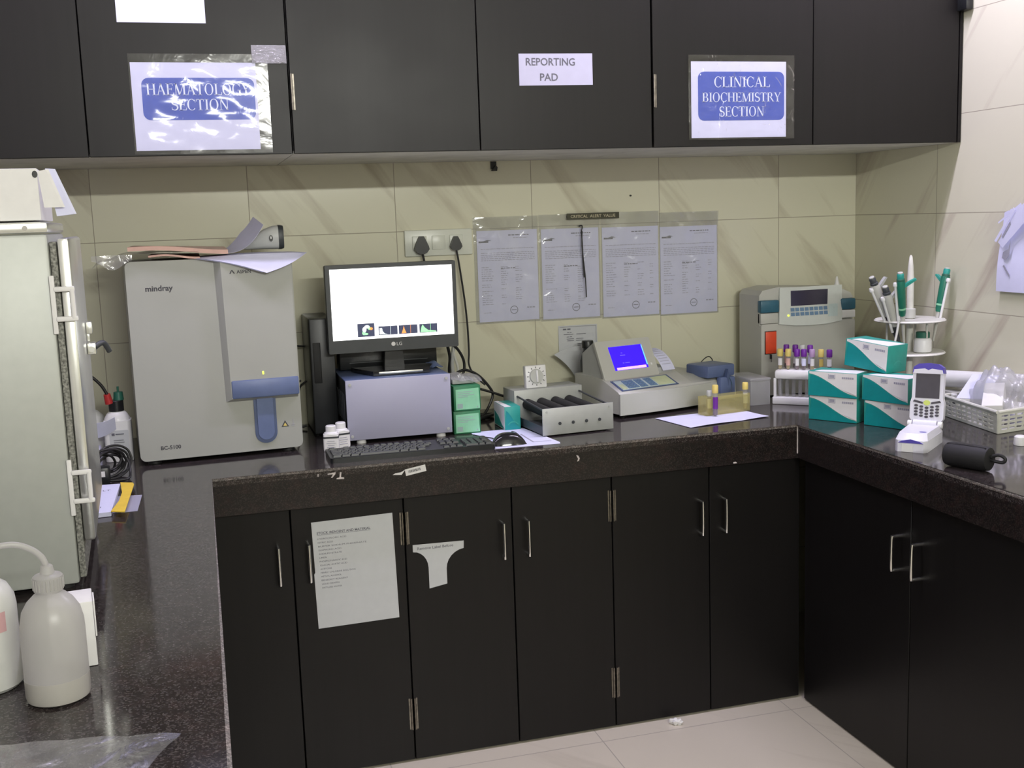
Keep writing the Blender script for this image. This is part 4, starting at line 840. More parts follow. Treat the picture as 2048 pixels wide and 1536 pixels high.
G().prism([(0.001, .002), (.118, .002), (.118, .069), (.001, .069)], (-.0001, 0, 0), Y, Z, (-.0004, 0, 0)).build('white_side', 'white_mat', t, smooth=False)
G().prism([(.003, .004), (.110, .004), (.112, .045), (.07, .034), (.03, .012)], (-.0006, 0, 0), Y, Z, (-.0003, 0, 0)).build('teal_swoosh', 'teal2', t, smooth=False)
G().prism([(.0, .0), (.02, .0), (.012, .119), (0, .119)], (.001, .0005, .0701), X, Y, (0, 0, .0004)).build('white_top_strip', 'white_mat', t, smooth=False)
ar, ai = arc(.026, .010, .018, .016, 20, 160, 10), arc(.026, .010, .015, .012, 20, 160, 10)
G().prism(ar + ai[::-1], (0, -.0008, 0), X, Z, (0, -.0003, 0)).build('front_emblem', 'teal_l', t, smooth=False)
# loose black cables behind the cartons
t = thing('cable_bundle', 'thick black and grey cables hanging behind the monitor at its right', 'cable', (.64, -.15, H + .02))
for P_, r_, m_ in (([(-.01, .02, .24), (.005, .03, .18), (.004, .04, .12), (.02, .03, .05), (.03, .03, .0)], .005, 'cable'), ([(.0, .01, .23), (.03, .02, .20), (.05, .03, .16), (.045, .03, .12), (.01, .02, .10)], .0045, 'cable'),
                   ([(.02, .0, .13), (.05, .01, .135), (.09, .01, .115), (.125, .01, .075), (.135, .01, .045), (.11, .0, -.0), (.09, -.01, -.014)], .0045, 'cable'), ([(.08, -.02, .078), (.12, -.02, .064), (.165, -.02, .046)], .004, 'cable'),
                   ([(.02, .03, .22), (.012, .03, .15), (.018, .03, .08), (.016, .03, .02)], .006, 'greyp'), ([(.05, -.02, -.01), (.07, -.05, -.013), (.11, -.03, -.01), (.13, -.0, -.012), (.09, .01, -.013)], .006, 'cable'), ([(.03, .02, .25), (.016, .025, .2), (.03, .03, .14), (.024, .03, .1)], .004, 'cable_w')):
    G().tube(P_, r_, 8).build('cable', m_, t)
t = thing('wall_cable', 'thin black cables on the wall between the large analyzer and the computer tower', 'cable', (.17, -.05, H + .02))
for P_, r_ in (([(-.03, 0, .245), (.01, .0, .235), (.045, 0, .232)], .003), ([(.012, -.02, .13), (-.012, -.02, .11), (-.012, -.01, .06), (.002, 0, .02), (-.002, 0, -.012)], .003), ([(-.03, 0, .09), (.0, 0, .075), (.01, -.01, .11), (.03, -.01, .125)], .003), ([(-.03, -.03, .0), (.0, -.04, -.012), (.02, -.04, -.010)], .0035)):
    G().tube(P_, r_, 8).build('cable', 'cable', t)
# ================================================================ tube roller with timer
t = thing('tube_roller', 'grey metal blood tube roller mixer with four black rollers in the middle of the worktop', 'mixer', (.814, -.540, H), rz=5)
W = .222; Dp = .31
G().box(.002, W - .002, .002, Dp, .006, .010).box(.0, .003, .002, Dp, .006, .030).box(W - .003, W, .002, Dp, .006, .030).build('tray', 'dgrey', t, smooth=False)
fr = G().rbox(-.001, W + .001, -.004, .0, .004, .082, .001).build('front_panel', 'zinc', t)
for a, c in ((.012, .072), (W - .012, .072)): G().cyl((a, -.004, c), (a, -.0056, c), .003, n=10).build('screw', 'greyp', fr)
for k in range(4): G().cyl((.052 + k * .042, -.004, .036), (.052 + k * .042, -.0062, .036), .0048, n=14).cyl((.052 + k * .042, -.0062, .036), (.052 + k * .042, -.0068, .036), .0022, n=10).build('axle_end', 'dgrey', fr)
G().rbox(-.002, W + .002, .215, Dp, .006, .106, .002).build('drive_housing', 'zinc', t)
for k in range(4):
    x = .040 + k * .046
    G().cyl((x, .004, .058), (x, .212, .062), .0165, n=24).build('roller', 'black_soft', t)
for a in (.008, W - .008): G().cyl((a, .0, .074), (a, .215, .088), .003, n=8).build('guard_rod', 'dgrey', t)
for a in (.02, W - .02):
    for c in (.025, Dp - .02): G().cyl((a, c, 0), (a, c, .0065), .009, n=12).build('foot', 'black_soft', t)
t = thing('kitchen_timer', 'small square white dial timer standing on the tube roller', 'timer', (.873, -.305, H + .1066), rot=(math.radians(-7), 0, math.radians(3)))
G().rbox(-.034, .034, 0, .024, 0, .070, .004).build('case', 'white', t)
dl = G().cyl((0, -.0005, .036), (0, -.007, .036), .0225, .021, 32).build('dial', 'ivory2', t)
G().rbox(-.0028, .0028, -.013, -.007, .018, .054, .0012).build('pointer_ridge', 'white', dl)
g = G()
for k in range(12):
    a = math.radians(k * 30); c, s_ = math.cos(a), math.sin(a); p = Vector((.0265 * s_, -.0006, .036 + .0265 * c)); u = Vector((c, 0, -s_)); v = Vector((s_, 0, c))
    g.face([p + u * q + v * r for q, r in ((-.0011, -.002), (.0011, -.002), (.0011, .003), (-.0011, .003))])
    if k not in (1, 5, 7, 11) or True: p = p + v * .0045; 
g.build('dial_marks', 'ink', t, smooth=False)
# ================================================================ semi automatic analyzer with the blue screen
t = thing('biochemistry_analyzer', 'cream desktop analyzer with a lit blue screen, keypad and blue lid', 'analyzer', (1.120, -.370, H), rz=15)
W = .412; Dp = .245
sec = [(0, .012), (0, .070), (.010, .080), (.085, .108), (.10, .112), (Dp, .118), (Dp, .012)]
G().prism(sec, (0, 0, 0), Y, Z, (W * .72, 0, 0)).build('housing', 'ivory', t, smooth=False)
G().prism([(0, .012), (0, .070), (.010, .080), (.075, .098), (.12, .10), (Dp, .10), (Dp, .012)], (W * .72, 0, 0), Y, Z, (W * .28, 0, 0)).build('sample_housing', 'ivory', t, smooth=False)
# gently bowed front cover
def bow(u, v): return (-.003 + (W * .88 + .003) * u, -.004 - .012 * math.sin(math.pi * u), .010 + .066 * v)
G().sheet(bow, 20, 4, -.006).build('front_cover', 'ivory2', t)
n = Vector((0, .075, .028)).normalized(); up = Vector((0, -n.z, n.y))
kp = lambda a, c, w_, h_, lift, mt, name, par: G().prism([(a, c), (a + w_, c), (a + w_, c + h_), (a, c + h_)], Vector((0, .010, .080)) + up * lift, X, n, up * .0012).build(name, mt, par, smooth=False)
fr = kp(.018, .004, .225, .068, .0002, 'blue_d', 'keypad_frame', t)
kp(.026, .009, .209, .058, .0013, 'palekey', 'keypad', fr)
kp(.170, .012, .062, .052, .0026, 'yelkey', 'keypad_label', fr)
kp(.029, .012, .016, .030, .0026, 'yelkey', 'keypad_label', fr)
for c0, nk in ((.052, 3), (.100, 2), (.137, 2)):
    g = G()
    for i in range(nk):
        for j in range(4): g.prism([(c0 + i * .0145, .014 + j * .0125), (c0 + i * .0145 + .0125, .014 + j * .0125), (c0 + i * .0145 + .0125, .024 + j * .0125), (c0 + i * .0145, .024 + j * .0125)], Vector((0, .010, .080)) + up * .0026, X, n, up * .0014)
    g.build('keys', 'keyblue', fr, smooth=False)
# display head, leaning back
hd = G().prism([(0, 0), (.0, .100 * 0 + .010), (.048, .112), (.062, .116), (.120, .08), (.120, 0)], (.012, .098, .104), Y, Z, (.205, 0, 0)).build('display_head', 'greyp', t, smooth=False)
sn = Vector((0, .048, .102)).normalized(); su = Vector((0, -sn.y * 0 - sn.z, sn.y))
so = Vector((.012, .098, .114))
G().prism(rrect(-.006, .211, -.010, .120, .006), so, X, sn, su * .008).build('display_bezel', 'ivory', hd)
scr = G().prism([(.044, .018), (.176, .018), (.172, .098), (.040, .098)], so + su * .0082, X, sn, su * .0006).build('screen', 'scr_blue', hd, smooth=False)
G().prism([(.052, .019), (.168, .019), (.168, .027), (.052, .027)], so + su * .0089, X, sn, su * .0003).build('status_bar', 'scr_pink', scr, smooth=False)
G().prism([(.172, .028), (.176, .028), (.172, .096), (.169, .096)], so + su * .0089, X, sn, su * .0003).build('screen_edge', 'scr_cyan', scr, smooth=False)
g = G()
for a, c, w_ in ((.078, .066, .02), (.083, .074, .006), (.080, .040, .006), (.090, .040, .018)): g.prism([(a, c), (a + w_, c), (a + w_, c + .0022), (a, c + .0022)], so + su * .0089, X, sn, su * .0003)
g.build('screen_text', 'lit_text', scr, smooth=False)
G().prism([(.188, .025), (.194, .025), (.194, .032), (.188, .032)], so + su * .0082, X, sn, su * .0005).build('indicator', 'white', hd, smooth=False)
# printer with a curl of paper
G().rbox(.212, .282, .095, .20, .10, .130, .006).build('printer_housing', 'greyp', t)
G().sheet(lambda u, v: (.212 + .050 * u + .026 * (1 - v), .088 + .07 * v ** 1.5, .118 + .066 * math.sin(1.5 * v)), 6, 14, .0006).build('printer_paper', 'paper', t)
g = G()
for k in range(7): g.sheet(lambda u, v, k=k: (.218 + .036 * u + .026 * (1 - (.2 + .1 * k)), .0870 + .07 * (.2 + .1 * k + .012 * v) ** 1.5, .1185 + .066 * math.sin(1.5 * (.2 + .1 * k + .012 * v))), 3, 1, .0003)
g.build('printed_lines', 'ink_faint', t, smooth=False)
# blue sample lid
G().rbox(.352, .468, .000, .110, .088, .128, .006).build('sample_lid', 'blue', t)
fl = G().rbox(.390, .452, -.020, .003, .012, .090, .005).build('sample_door', 'blue', t)
G().prism([(.414, .092), (.420, .116), (.426, .092), (.422, .06)], (0, -.0205, 0), X, Z, (0, .012, 0)).build('lid_catch', 'blue_d', t)
G().tube([(.424, -.0215, .088), (.431, -.024, .072), (.432, -.024, .054), (.426, -.0215, .038)], .0012, 6).build('wire_loop', 'chrome', fl)
G().prism([(.454, .02), (.476, .02), (.470, .092), (.453, .090)], (0, .004, 0), X, Z, (0, .004, 0)).build('side_plate', 'ivory2', t, smooth=False)
G().prism(arc(.463, .070, .006, .008, 0, 360, 14), (0, .004, 0), X, Z, (0, -.0006, 0)).build('plate_mark', 'ink_faint', t, smooth=False)
for a in (.03, W - .04):
    for c in (.03, Dp - .03): G().cyl((a, c, 0), (a, c, .0125), .012, n=12).build('foot', 'black_soft', t)
t = thing('capped_bottle', 'dark bottle with a flat black cap behind the blue-screen analyzer display', 'bottle', (1.120, -.085, H))
G().lathe([(.024, .001), (.026, .004), (.026, .150), (.018, .178), (.015, .184), (.015, .196)], n=24).build('body', 'dgrey', t)
G().lathe([(.019, .192), (.0195, .213), (.018, .216)], n=24).build('cap', 'black', t)
t = thing('acrylic_box', 'frosted clear acrylic box between the analyzer and the white tube rack', 'box', (1.578, -.345, H), rz=0)
G().rbox(0, .070, 0, .150, .0005, .080, .002).build('body', 'frost', t)
G().rbox(-.002, .072, -.002, .152, .0806, .088, .002).build('lid', 'frost', t)
t = thing('thin_tubing', 'thin looped tubing lying on a yellowish clip behind the blue lid', 'tubing', (1.50, -.10, H + .002))
G().rbox(.05, .13, -.02, .03, -.0015, .10, .003).build('holder', 'ivory', t)
G().rbox(.03, .125, -.03, .02, .1005, .108, .003).build('clip', 'yelkey', t)
G().tube([(-.005, -.03, .10), (.012, -.03, .125), (.034, -.03, .138), (.048, -.03, .128), (.052, -.03, .11)], .0018, 8).build('tubing', 'cable', t)
t = thing('paper_sheet', 'white sheet of paper under the small acrylic rack at the worktop edge', 'paper', (0, 0, H + .0006))
G().sheet(lambda u, v: (1.248 + .285 * u - .012 * v * (1 - u) - .02 * v, -.600 + .055 * u + .185 * v - .02 * u * v, .0006 + .0022 * abs(math.sin(5 * u)) * (1 - v) ** 4), 24, 8, .0005).build('sheet', 'paper', t)
t = thing('acrylic_tube_rack', 'small yellowish clear acrylic tube rack standing on a white sheet', 'rack', (1.368, -.458, H + .0030), rz=10)
g = G().box(0, .165, 0, .045, 0, .003).box(0, .165, 0, .003, .003, .056).box(0, .165, .042, .045, .003, .056).box(0, .003, .003, .042, .003, .056).box(.162, .165, .003, .042, .003, .056)
g.build('base', 'acryl', t, smooth=False)
G().box(.03, .162, .003, .042, .046, .049).build('top_plate', 'acryl', t, smooth=False)
rackA = t
def tube_(name, lab, loc, cap, r=.0065, Lb=.068, fill='serum', fillz=.03, tilt=(0, 0), labelc='white_mat', group=None, capr=None, caph=.017, rz=0):
    t = thing(name, lab, 'tube', loc, rot=(tilt[0], tilt[1], rz), group=group); cr_ = capr or r * 1.25
    G().lathe([(r * .3, .0), (r * .8, .002), (r, .006), (r, Lb)], n=18).build('glass', 'glass', t)
    G().lathe([(r * .3, .001), (r * .75, .003), (r * .9, .0065), (r * .9, fillz)], n=14).build('contents', fill, t)
    if labelc: G().sheet(lambda u, v: ((r + .0003) * math.cos(-2.9 + 2.6 * u), (r + .0003) * math.sin(-2.9 + 2.6 * u), Lb * .30 + Lb * .5 * v), 10, 1, .0002).build('label', labelc, t)
    G().lathe([(cr_ * .96, Lb - .003), (cr_, Lb), (cr_, Lb + caph - .003), (cr_ * .9, Lb + caph - .001), (cr_ * .86, Lb + caph)], n=18).build('cap', cap, t)
    return t
tube_('sample_tube', 'yellow-capped sample tube with dark label at the left end of the acrylic rack', (1.392, -.468, H + .0032), 'yellow', Lb=.074, labelc='purple', fill='blood', caph=.022, capr=.0095, r=.008)
tube_('sample_tube', 'yellow-capped sample tube at the right end of the acrylic rack', (1.520, -.418, H + .0062), 'yellow', Lb=.066, labelc='paper', caph=.019, r=.0075)
tube_('sample_tube', 'pale-capped sample tube behind the left yellow one in the acrylic rack', (1.386, -.440, H + .0062), 'ivory2', Lb=.058, labelc='white_mat', caph=.014, r=.007)
# ================================================================ electrolyte analyzer
t = thing('electrolyte_analyzer', 'tall beige-grey electrolyte analyzer with dark display and orange-red panel in the right corner', 'analyzer', (1.690, -.215, H))
W = .355
G().prism([(0, .004), (0, .34), (.012, .356), (.07, .366), (.30, .354), (W - .01, .335), (W, .32), (W, .004)], (0, .02, 0), X, Z, (0, .14, 0)).build('housing', 'ivory', t, smooth=False)
G().prism(rrect(0, W, .004, .245, .006), (0, .02, 0), X, Z, (0, -.014, 0)).build('lower_door', 'ivory', t)
G().rbox(-.002, .066, .004, .03, .283, .324, .004).build('teal_band', 'tealdark', t)
G().rbox(.300, W + .002, .002, .03, .278, .316, .006).build('blue_band', 'tealdark', t)
G().rbox(.300, W + .001, .004, .03, .250, .277, .003).build('white_strip', 'white', t)
G().rbox(.0, .064, .008, .03, .246, .281, .002).build('left_panel', 'ivory', t)
dn = Vector((0, .16, 1)).normalized(); du = Vector((0, -1, .16)).normalized(); do = Vector((.062, .018, .236))
pn = G().prism([(0, .004), (.06, -.004), (.12, -.006), (.18, -.004), (.238, .004), (.248, .125), (.012, .125)], do, X, dn, du * .022).build('display_panel', 'panelw', t, smooth=False)
G().prism([(.048, .062), (.186, .062), (.192, .113), (.052, .113)], do + du * .0222, X, dn, du * .001).build('display', 'lcd', pn, smooth=False)
g = G()
for j in range(2):
    for i in range(8): g.prism([(.046 + i * .0178, .028 + j * .0155), (.060 + i * .0178, .028 + j * .0155), (.060 + i * .0178, .040 + j * .0155), (.046 + i * .0178, .040 + j * .0155)], do + du * .0222, X, dn, du * .0012)
g.build('keys', 'keyblue', pn, smooth=False)
G().prism([(.186, .02), (.222, .02), (.226, .062), (.192, .062)], do + du * .0222, X, dn, du * .0004).build('side_label', 'palekey', pn, smooth=False)
G().cyl(do + dn * .031 + Vector((.036, 0, 0)) + du * .022, do + dn * .031 + Vector((.036, 0, 0)) + du * .0245, .0035, n=12).build('round_key', 'led', pn)
G().rbox(.014, .054, .000, .0065, .146, .220, .002).build('orange_panel', 'orange', t)
G().rbox(.0125, .0555, .0035, .0062, .144, .222, .001).build('panel_shadow_gap', 'black', t)
G().rbox(.031, .035, -.004, .0065, .128, .1435, .001).cyl((.033, -.002, .128), (.033, -.002, .118), .0012, n=8).build('sample_probe', 'black', t)
t = thing('dropper_bottle', 'small white dropper bottle with a pointed nozzle on top of the electrolyte analyzer', 'bottle', (2.030, -.12, H + .340))
G().lathe([(.012, -.006), (.0125, .004), (.0115, .012), (.007, .026), (.0035, .044), (.002, .046)], n=20).build('nozzle', 'white', t)
# ================================================================ white tube rack with tubes
e = Vector((math.cos(math.radians(-43)), math.sin(math.radians(-43)), 0)); bk = Vector((-e.y, e.x, 0))
RO = Vector((1.655, -.345, H))
t = thing('tube_rack', 'white plastic test tube rack full of capped tubes behind the teal cartons', 'rack', RO, rz=-43)
L = .215; Dp = .075
G().rbox(0, L, 0, Dp, .0005, .024, .003).build('base', 'white', t)
def plate_holes(): pass
G().rbox(.006, L - .006, 0, Dp, .082, .112, .009).build('top_plate', 'white', t)
for a in (.004, L - .012):
    for c in (.002, Dp - .010): G().box(a, a + .008, c, c + .008, .0235, .085).build('support_post', 'white', t, smooth=False)
tubes = [(.020, .022, 'yellow', 'white_mat', 'yellow-capped tube at the left end of the white rack'), (.046, .022, 'yellow', 'pink', 'yellow-capped tube second from the left in the white rack'),
         (.074, .022, 'purple', 'white_mat', 'purple-capped tube just right of the two yellow caps in the white rack'), (.096, .022, 'purple', 'paper', 'purple-capped tube in the middle front of the white rack'),
         (.122, .022, 'lilac_cap', 'white_mat', 'pale lilac-capped tube in the front row of the white rack'), (.150, .022, 'yellow', 'serum', 'yellow-capped tube near the right end of the white rack'),
         (.176, .022, 'purple', 'white_mat', 'dark purple-capped tube at the right end of the front row in the white rack'),
         (.033, .052, 'purple', 'pink', 'purple-capped tube behind and between the two yellow caps in the white rack'), (.062, .052, 'purple', 'white_mat', 'purple-capped tube in the back row left of the cream cap'),
         (.085, .052, 'ivory2', 'white_mat', 'cream-capped tube in the back row of the white rack'), (.109, .052, 'purple', 'paper', 'purple-capped tube in the back row right of the cream cap')]
for a, c, cap, lc, lab in tubes:
    p = RO + e * a + bk * c
    tube_('sample_tube', lab, (p.x, p.y, H + .112), cap, r=.0068, Lb=.046 + (.010 if c > .04 else 0), labelc=lc, fill='blood' if cap == 'purple' else 'serum', fillz=.02, capr=.0092, caph=.021, group='capped tubes in the white rack', rz=random.uniform(-.5, .5))
g = G()
for k in range(9): g.cyl((.022 + k * .021, .022, .0242), (.022 + k * .021, .022, .0815), .0060, n=12)
g.build('lower_tube_ends', 'glass', t)
# ================================================================ teal cartons
C_ = [(1.622, -.622, 0, -58, 'lower left teal and white carton of the stack, standing on the worktop', True), (1.712, -.772, 0, -65, 'lower right teal and white carton of the stack, behind the flip-up handheld device', True),
      (1.615, -.630, .0736, -57, 'left teal and white carton in the second layer of the stack', True), (1.707, -.768, .0736, -70, 'right teal and white carton in the second layer of the stack', False)]
for x, y, z, r_, lab, st in C_:
    t = teal_carton(x, y, H + .0006 + z, r_, lab, L=.152)
t = teal_carton(1.720, -.655, H + .0006 + .160, -72, 'topmost teal and white carton resting on the four others', L=.150, Hh=.080)
t.rotation_euler = (0, math.radians(5), math.radians(-72))
# ================================================================ pipette stand
PX, PY = 2.040, -.520
t = thing('pipette_stand', 'cream carousel pipette stand with two round shelves and a tall pole', 'stand', (PX, PY, H))
G().lathe([(.085, .0005), (.085, .006), (.08, .010), (.016, .014), (.012, .02)], n=36).build('base', 'wicker', t)
G().lathe([(.0105, .02), (.0105, .395), (.0085, .43), (.005, .462), (.002, .468)], n=20).build('pole', 'wicker', t)
G().lathe([(.017, .272), (.017, .300), (.013, .302)], n=24).build('collar', 'ivory2', t)
def shelf(z, name):
    g = G().lathe([(.011, z), (.104, z), (.108, z + .003), (.104, z + .007), (.011, z + .007)], n=48)
    return g.build(name, 'wicker', t)
shelf(.262, 'upper_shelf'); shelf(.160, 'lower_shelf')
for k in range(3):
    a = math.radians(40 + 120 * k); G().cyl((.07 * math.cos(a), .07 * math.sin(a), .167), (.07 * math.cos(a), .07 * math.sin(a), .262), .0035, n=8).build('shelf_post', 'ivory', t)
def pipette(az, tilt, kind, lab, zoff=.0, tw=0, rad=.088):
    a = math.radians(az); p = Vector((PX + rad * math.cos(a), PY + rad * math.sin(a), H + .2695 + zoff))
    t = thing('pipette', lab, 'pipette', p, group='pipettes in the carousel stand')
    axis = Vector((math.cos(a), math.sin(a), 0)); t.rotation_mode = 'QUATERNION'
    dirv = (Vector((0, 0, 1)) * math.cos(math.radians(tilt)) + axis * math.sin(math.radians(tilt))).normalized()
    t.rotation_quaternion = dirv.to_track_quat('Z', 'Y')
    main, dark = ('pipgreen', 'dgreen') if kind == 'green' else ('ivory', 'dgrey')
    G().lathe([(.0085, .018), (.0105, .028), (.0120, .08), (.0125, .125), (.0115, .130)], n=20, sy=1.15).build('handle', main, t)
    G().lathe([(.0122, .129), (.0122, .136), (.0105, .138)], n=20).build('collar', dark, t)
    G().lathe([(.0100, .137), (.0105, .150), (.0085, .154)], n=18).build('push_button', 'teal2' if kind == 'green' else 'dgrey', t)
    G().lathe([(.0080, .1535), (.0080, .157), (.0065, .158)], n=18).build('button_top', 'ivory2', t)
    c, s_ = math.cos(math.radians(tw)), math.sin(math.radians(tw)); u = Vector((c, s_, 0)); v = Vector((-s_, c, 0))
    g = G(); P0 = [(.008, .118), (.028, .128), (.042, .134), (.046, .130), (.030, .120), (.010, .108)]
    g.prism(P0, -v * .006, u, Z, v * .012).build('finger_hook', 'teal_l' if kind == 'green' else 'greyp', t)
    g = G().cyl(-u * .013 + Vector((0, 0, .0)), -u * .016 + Vector((0, 0, .115)), .0042, n=10); g.lathe([(.0065, .114), (.0075, .120), (.0055, .126)], c=tuple(-u * .016), n=14); g.build('ejector', 'white', t)
    if kind == 'green': G().lathe([(.0112, .038), (.0115, .041), (.0112, .044)], n=20, sy=1.15).build('ring', 'green_l', t)
    G().lathe([(.003, -.075), (.0035, -.07), (.0060, -.01), (.0078, .02)], n=14).build('shaft', 'ivory' if kind == 'green' else 'dgrey', t)
    return t
pipette(221, 15, 'green', 'green pipette left of the pole with a white ejector', .0, 20)
pipette(-15, 10, 'green', 'green pipette right of the pole, leaning outwards', .0, 15)
pipette(190, 28, 'grey', 'grey pipette leaning furthest left in the carousel stand', .0, 80)
pipette(203, 25, 'grey', 'second grey pipette, just right of the leftmost one', -.032, 60, rad=.075)
tag(G().tube([(PX - .085, PY - .065, H + .275), (PX - .10, PY - .075, H + .23), (PX - .125, PY - .085, H + .16), (PX - .135, PY - .088, H + .12)], .0035, 8).build('transfer_pipette', 'ivory2'), 'thin cream transfer tube leaning from the upper shelf of the carousel down to the cartons', 'tube')
t = thing('reagent_bottle', 'white bottle with a dark green cap on the lower shelf of the carousel', 'bottle', (PX + .012, PY - .050, H + .1675))
G().lathe([(.024, .0005), (.027, .003), (.027, .036), (.024, .043), (.019, .046)], n=24).build('body', 'white', t)
G().lathe([(.021, .0455), (.021, .062), (.019, .064)], n=24).build('cap', 'dgreen', t)
# ================================================================ flip-up handheld device
t = thing('handheld_analyzer', 'white flip-up handheld analyzer with a violet top standing at the right worktop edge', 'device', (1.680, -1.074, H), rz=-49)
# local: +x along the device's width, -y towards the room, +z up
def slab(pts, z0, z1, inset=0): return [(x, y) for x, y in pts]
G().prism([(-.040, -.088), (-.032, -.098), (.032, -.098), (.040, -.088), (.044, .060), (.040, .072), (-.040, .072), (-.044, .060)], (0, 0, 0), X, Y, (0, 0, .030)).build('base_lower', 'devwhite', t)
G().add([(x * s_, y * s_ + o_, z) for z, s_, o_ in ((.0302, .99, 0), (.046, .86, .004)) for x, y in [(-.040, -.088), (-.032, -.098), (.032, -.098), (.040, -.088), (.044, .060), (.040, .072), (-.040, .072), (-.044, .060)]], [tuple(range(8))[::-1], tuple(range(8, 16))] + [(k, (k + 1) % 8, 8 + (k + 1) % 8, 8 + k) for k in range(8)]).build('base_cover', 'devwhite', t)
G().prism([(-.031, .024), (.031, .024), (.022, .029), (0, .034), (-.022, .029)], (0, -.0982, 0), X, Z, (0, -.0022, 0)).build('violet_trim', 'violet', t)
G().prism([(-.022, .001), (.006, .001), (.006, .020), (-.022, .022)], (0, -.0982, 0), X, Z, (0, -.0014, 0)).build('cartridge_slot', 'white', t)
G().prism(arc(.02, -.055, .009, .006, 0, 360, 16), (0, 0, .0462), X, Y, (0, 0, .0004)).build('oval_mark', 'violet', t)
G().cyl((-.030, .056, .048), (.030, .056, .048), .010, n=18).build('hinge_barrel', 'devwhite', t)
G().cyl((-.044, .056, .046), (-.033, .056, .046), .009, n=14).cyl((.033, .056, .046), (.044, .056, .046), .009, n=14).build('hinge_knuckle', 'white', t)
sn = Vector((0, .14, 1)).normalized() * .86; su = Vector((0, -1, .14)).normalized(); so = Vector((0, .066, .050))
XS = (.90, 0, 0)
out = [(-.040, .0), (.040, .0), (.048, .012), (.048, .060), (.044, .075), (.044, .158), (.036, .172), (-.036, .172), (-.044, .158), (-.044, .075), (-.048, .060), (-.048, .012)]
up_ = G().prism(out, so, XS, sn, su * -.022).build('screen_half', 'devwhite', t)
G().prism([(-.045, .152), (.045, .152), (.042, .170), (.028, .180), (0, .183), (-.028, .180), (-.042, .170)], so + su * .003, XS, sn, su * -.028).build('violet_top', 'violet', up_)
G().prism([(-.043, .150), (.043, .150), (.040, .162), (.010, .166), (0, .161), (-.010, .166), (-.040, .162)], so + su * .0034, XS, sn, su * -.002).build('top_rim', 'devwhite', up_)
G().prism([(-.034, .074), (.034, .074), (.034, .150), (-.034, .150)], so + su * .0002, XS, sn, su * .0012).build('display', 'lcd_grey', up_, smooth=False)
g = G()
for i in range(5):
    for j in range(4): g.prism(arc(-.030 + i * .015, .016 + j * .0095 + .003 * abs(i - 2), .0055, .0038, 0, 360, 10), so + su * .0002, XS, sn, su * .0022)
g.build('keys', 'lcd_grey', up_)
G().prism(arc(0, .060, .0095, .0080, 0, 360, 16), so + su * .0002, XS, sn, su * .003).build('round_button', 'lime', up_)
G().prism([(-.040, .062), (-.012, .056), (-.012, .062), (-.036, .068)], so + su * .0002, XS, sn, su * .0014).prism([(.040, .062), (.012, .056), (.012, .062), (.036, .068)], so + su * .0002, XS, sn, su * .0014).build('soft_keys', 'lcd_grey', up_, smooth=False)
# black cylindrical pouch
t = thing('round_pouch', 'black cylindrical pouch with a loop handle lying at the right worktop edge', 'pouch', (1.617, -1.345, H), rz=-66)
g = G(); n = 28; prof = [(-.054, .023), (-.052, .027), (-.042, .0295), (.042, .0295), (.052, .027), (.054, .023)]
vs = [(x, r_ * math.cos(2 * math.pi * k / n), .030 + r_ * math.sin(2 * math.pi * k / n)) for x, r_ in prof for k in range(n)]
g.add(vs, [(k * n + i, k * n + (i + 1) % n, (k + 1) * n + (i + 1) % n, (k + 1) * n + i) for k in range(5) for i in range(n)] + [tuple(range(n))[::-1], tuple(range(5 * n, 6 * n))])
g.build('body', 'black_soft', t)
G().tube([(-.048, -.011, .0568), (0, -.010, .0580), (.048, -.011, .0568)], .0016, 8).build('zip', 'black_glossy', t)
G().tube([(.054, .0, .036), (.072, .004, .042), (.086, .006, .035), (.082, .004, .026), (.066, 0, .027), (.054, 0, .029)], .004, 8).build('loop', 'black_soft', t)
# ================================================================ basket with its contents
bo = Vector((1.948, -1.042, H)); ang = -253 + 360
t = thing('plastic_basket', 'cream slotted plastic basket with boxes in it against the right wall', 'basket', bo, rz=0)
# four walls between a smaller base and a wider rim; corner nearest the camera is the origin
ax = Vector((.985, .17, 0)) * .232; ay = Vector((.165, .986, 0)) * .300
def wall(p0, p1, q0, q1, name, par, cols):
    # slotted wall: bars and posts between base edge p0-p1 and rim edge q0-q1
    g = G(); P = lambda u, v: (p0 + (p1 - p0) * u) * (1 - v) + (q0 + (q1 - q0) * u) * v
    nrm = (p1 - p0).cross(q0 - p0).normalized() * .0016
    def quad(u0, u1, v0, v1):
        A = [P(u0, v0), P(u1, v0), P(u1, v1), P(u0, v1)]; vs = [a + nrm for a in A] + [a - nrm for a in A]
        g.add(vs, [(0, 1, 2, 3), (7, 6, 5, 4), (0, 4, 5, 1), (1, 5, 6, 2), (2, 6, 7, 3), (3, 7, 4, 0)])
    vb = [0, .14, .24, .34, .44, .54, .64, .74, .84, 1.0]
    for k in range(0, len(vb) - 1):
        if k % 2 == 0: quad(0, 1, vb[k], vb[k + 1])
        else:
            quad(0, .06, vb[k], vb[k + 1]); quad(.94, 1, vb[k], vb[k + 1])
            for c in range(1, cols): quad(.06 + .88 * c / cols - .012, .06 + .88 * c / cols + .012, vb[k], vb[k + 1])
    return g.build(name, 'wicker', par, smooth=False)
ins = .012; hb = .062
c0, c1, c2, c3 = Vector((0, 0, 0)), ax * .94, ax * .94 + ay * .95, ay * .95
zz = Vector((0, 0, hb)); q0, q1, q2, q3 = -ax * .03 - ay * .025 + zz, ax * .97 - ay * .025 + zz, ax * .97 + ay * .975 + zz, -ax * .03 + ay * .975 + zz
lift = Vector((0, 0, .002))
for a, c, d_, e_, cc in ((c0, c1, q0, q1, 7), (c1, c2, q1, q2, 9), (c2, c3, q2, q3, 7), (c3, c0, q3, q0, 9)): wall(a + lift, c + lift, d_, e_, 'side_wall', t, cc)
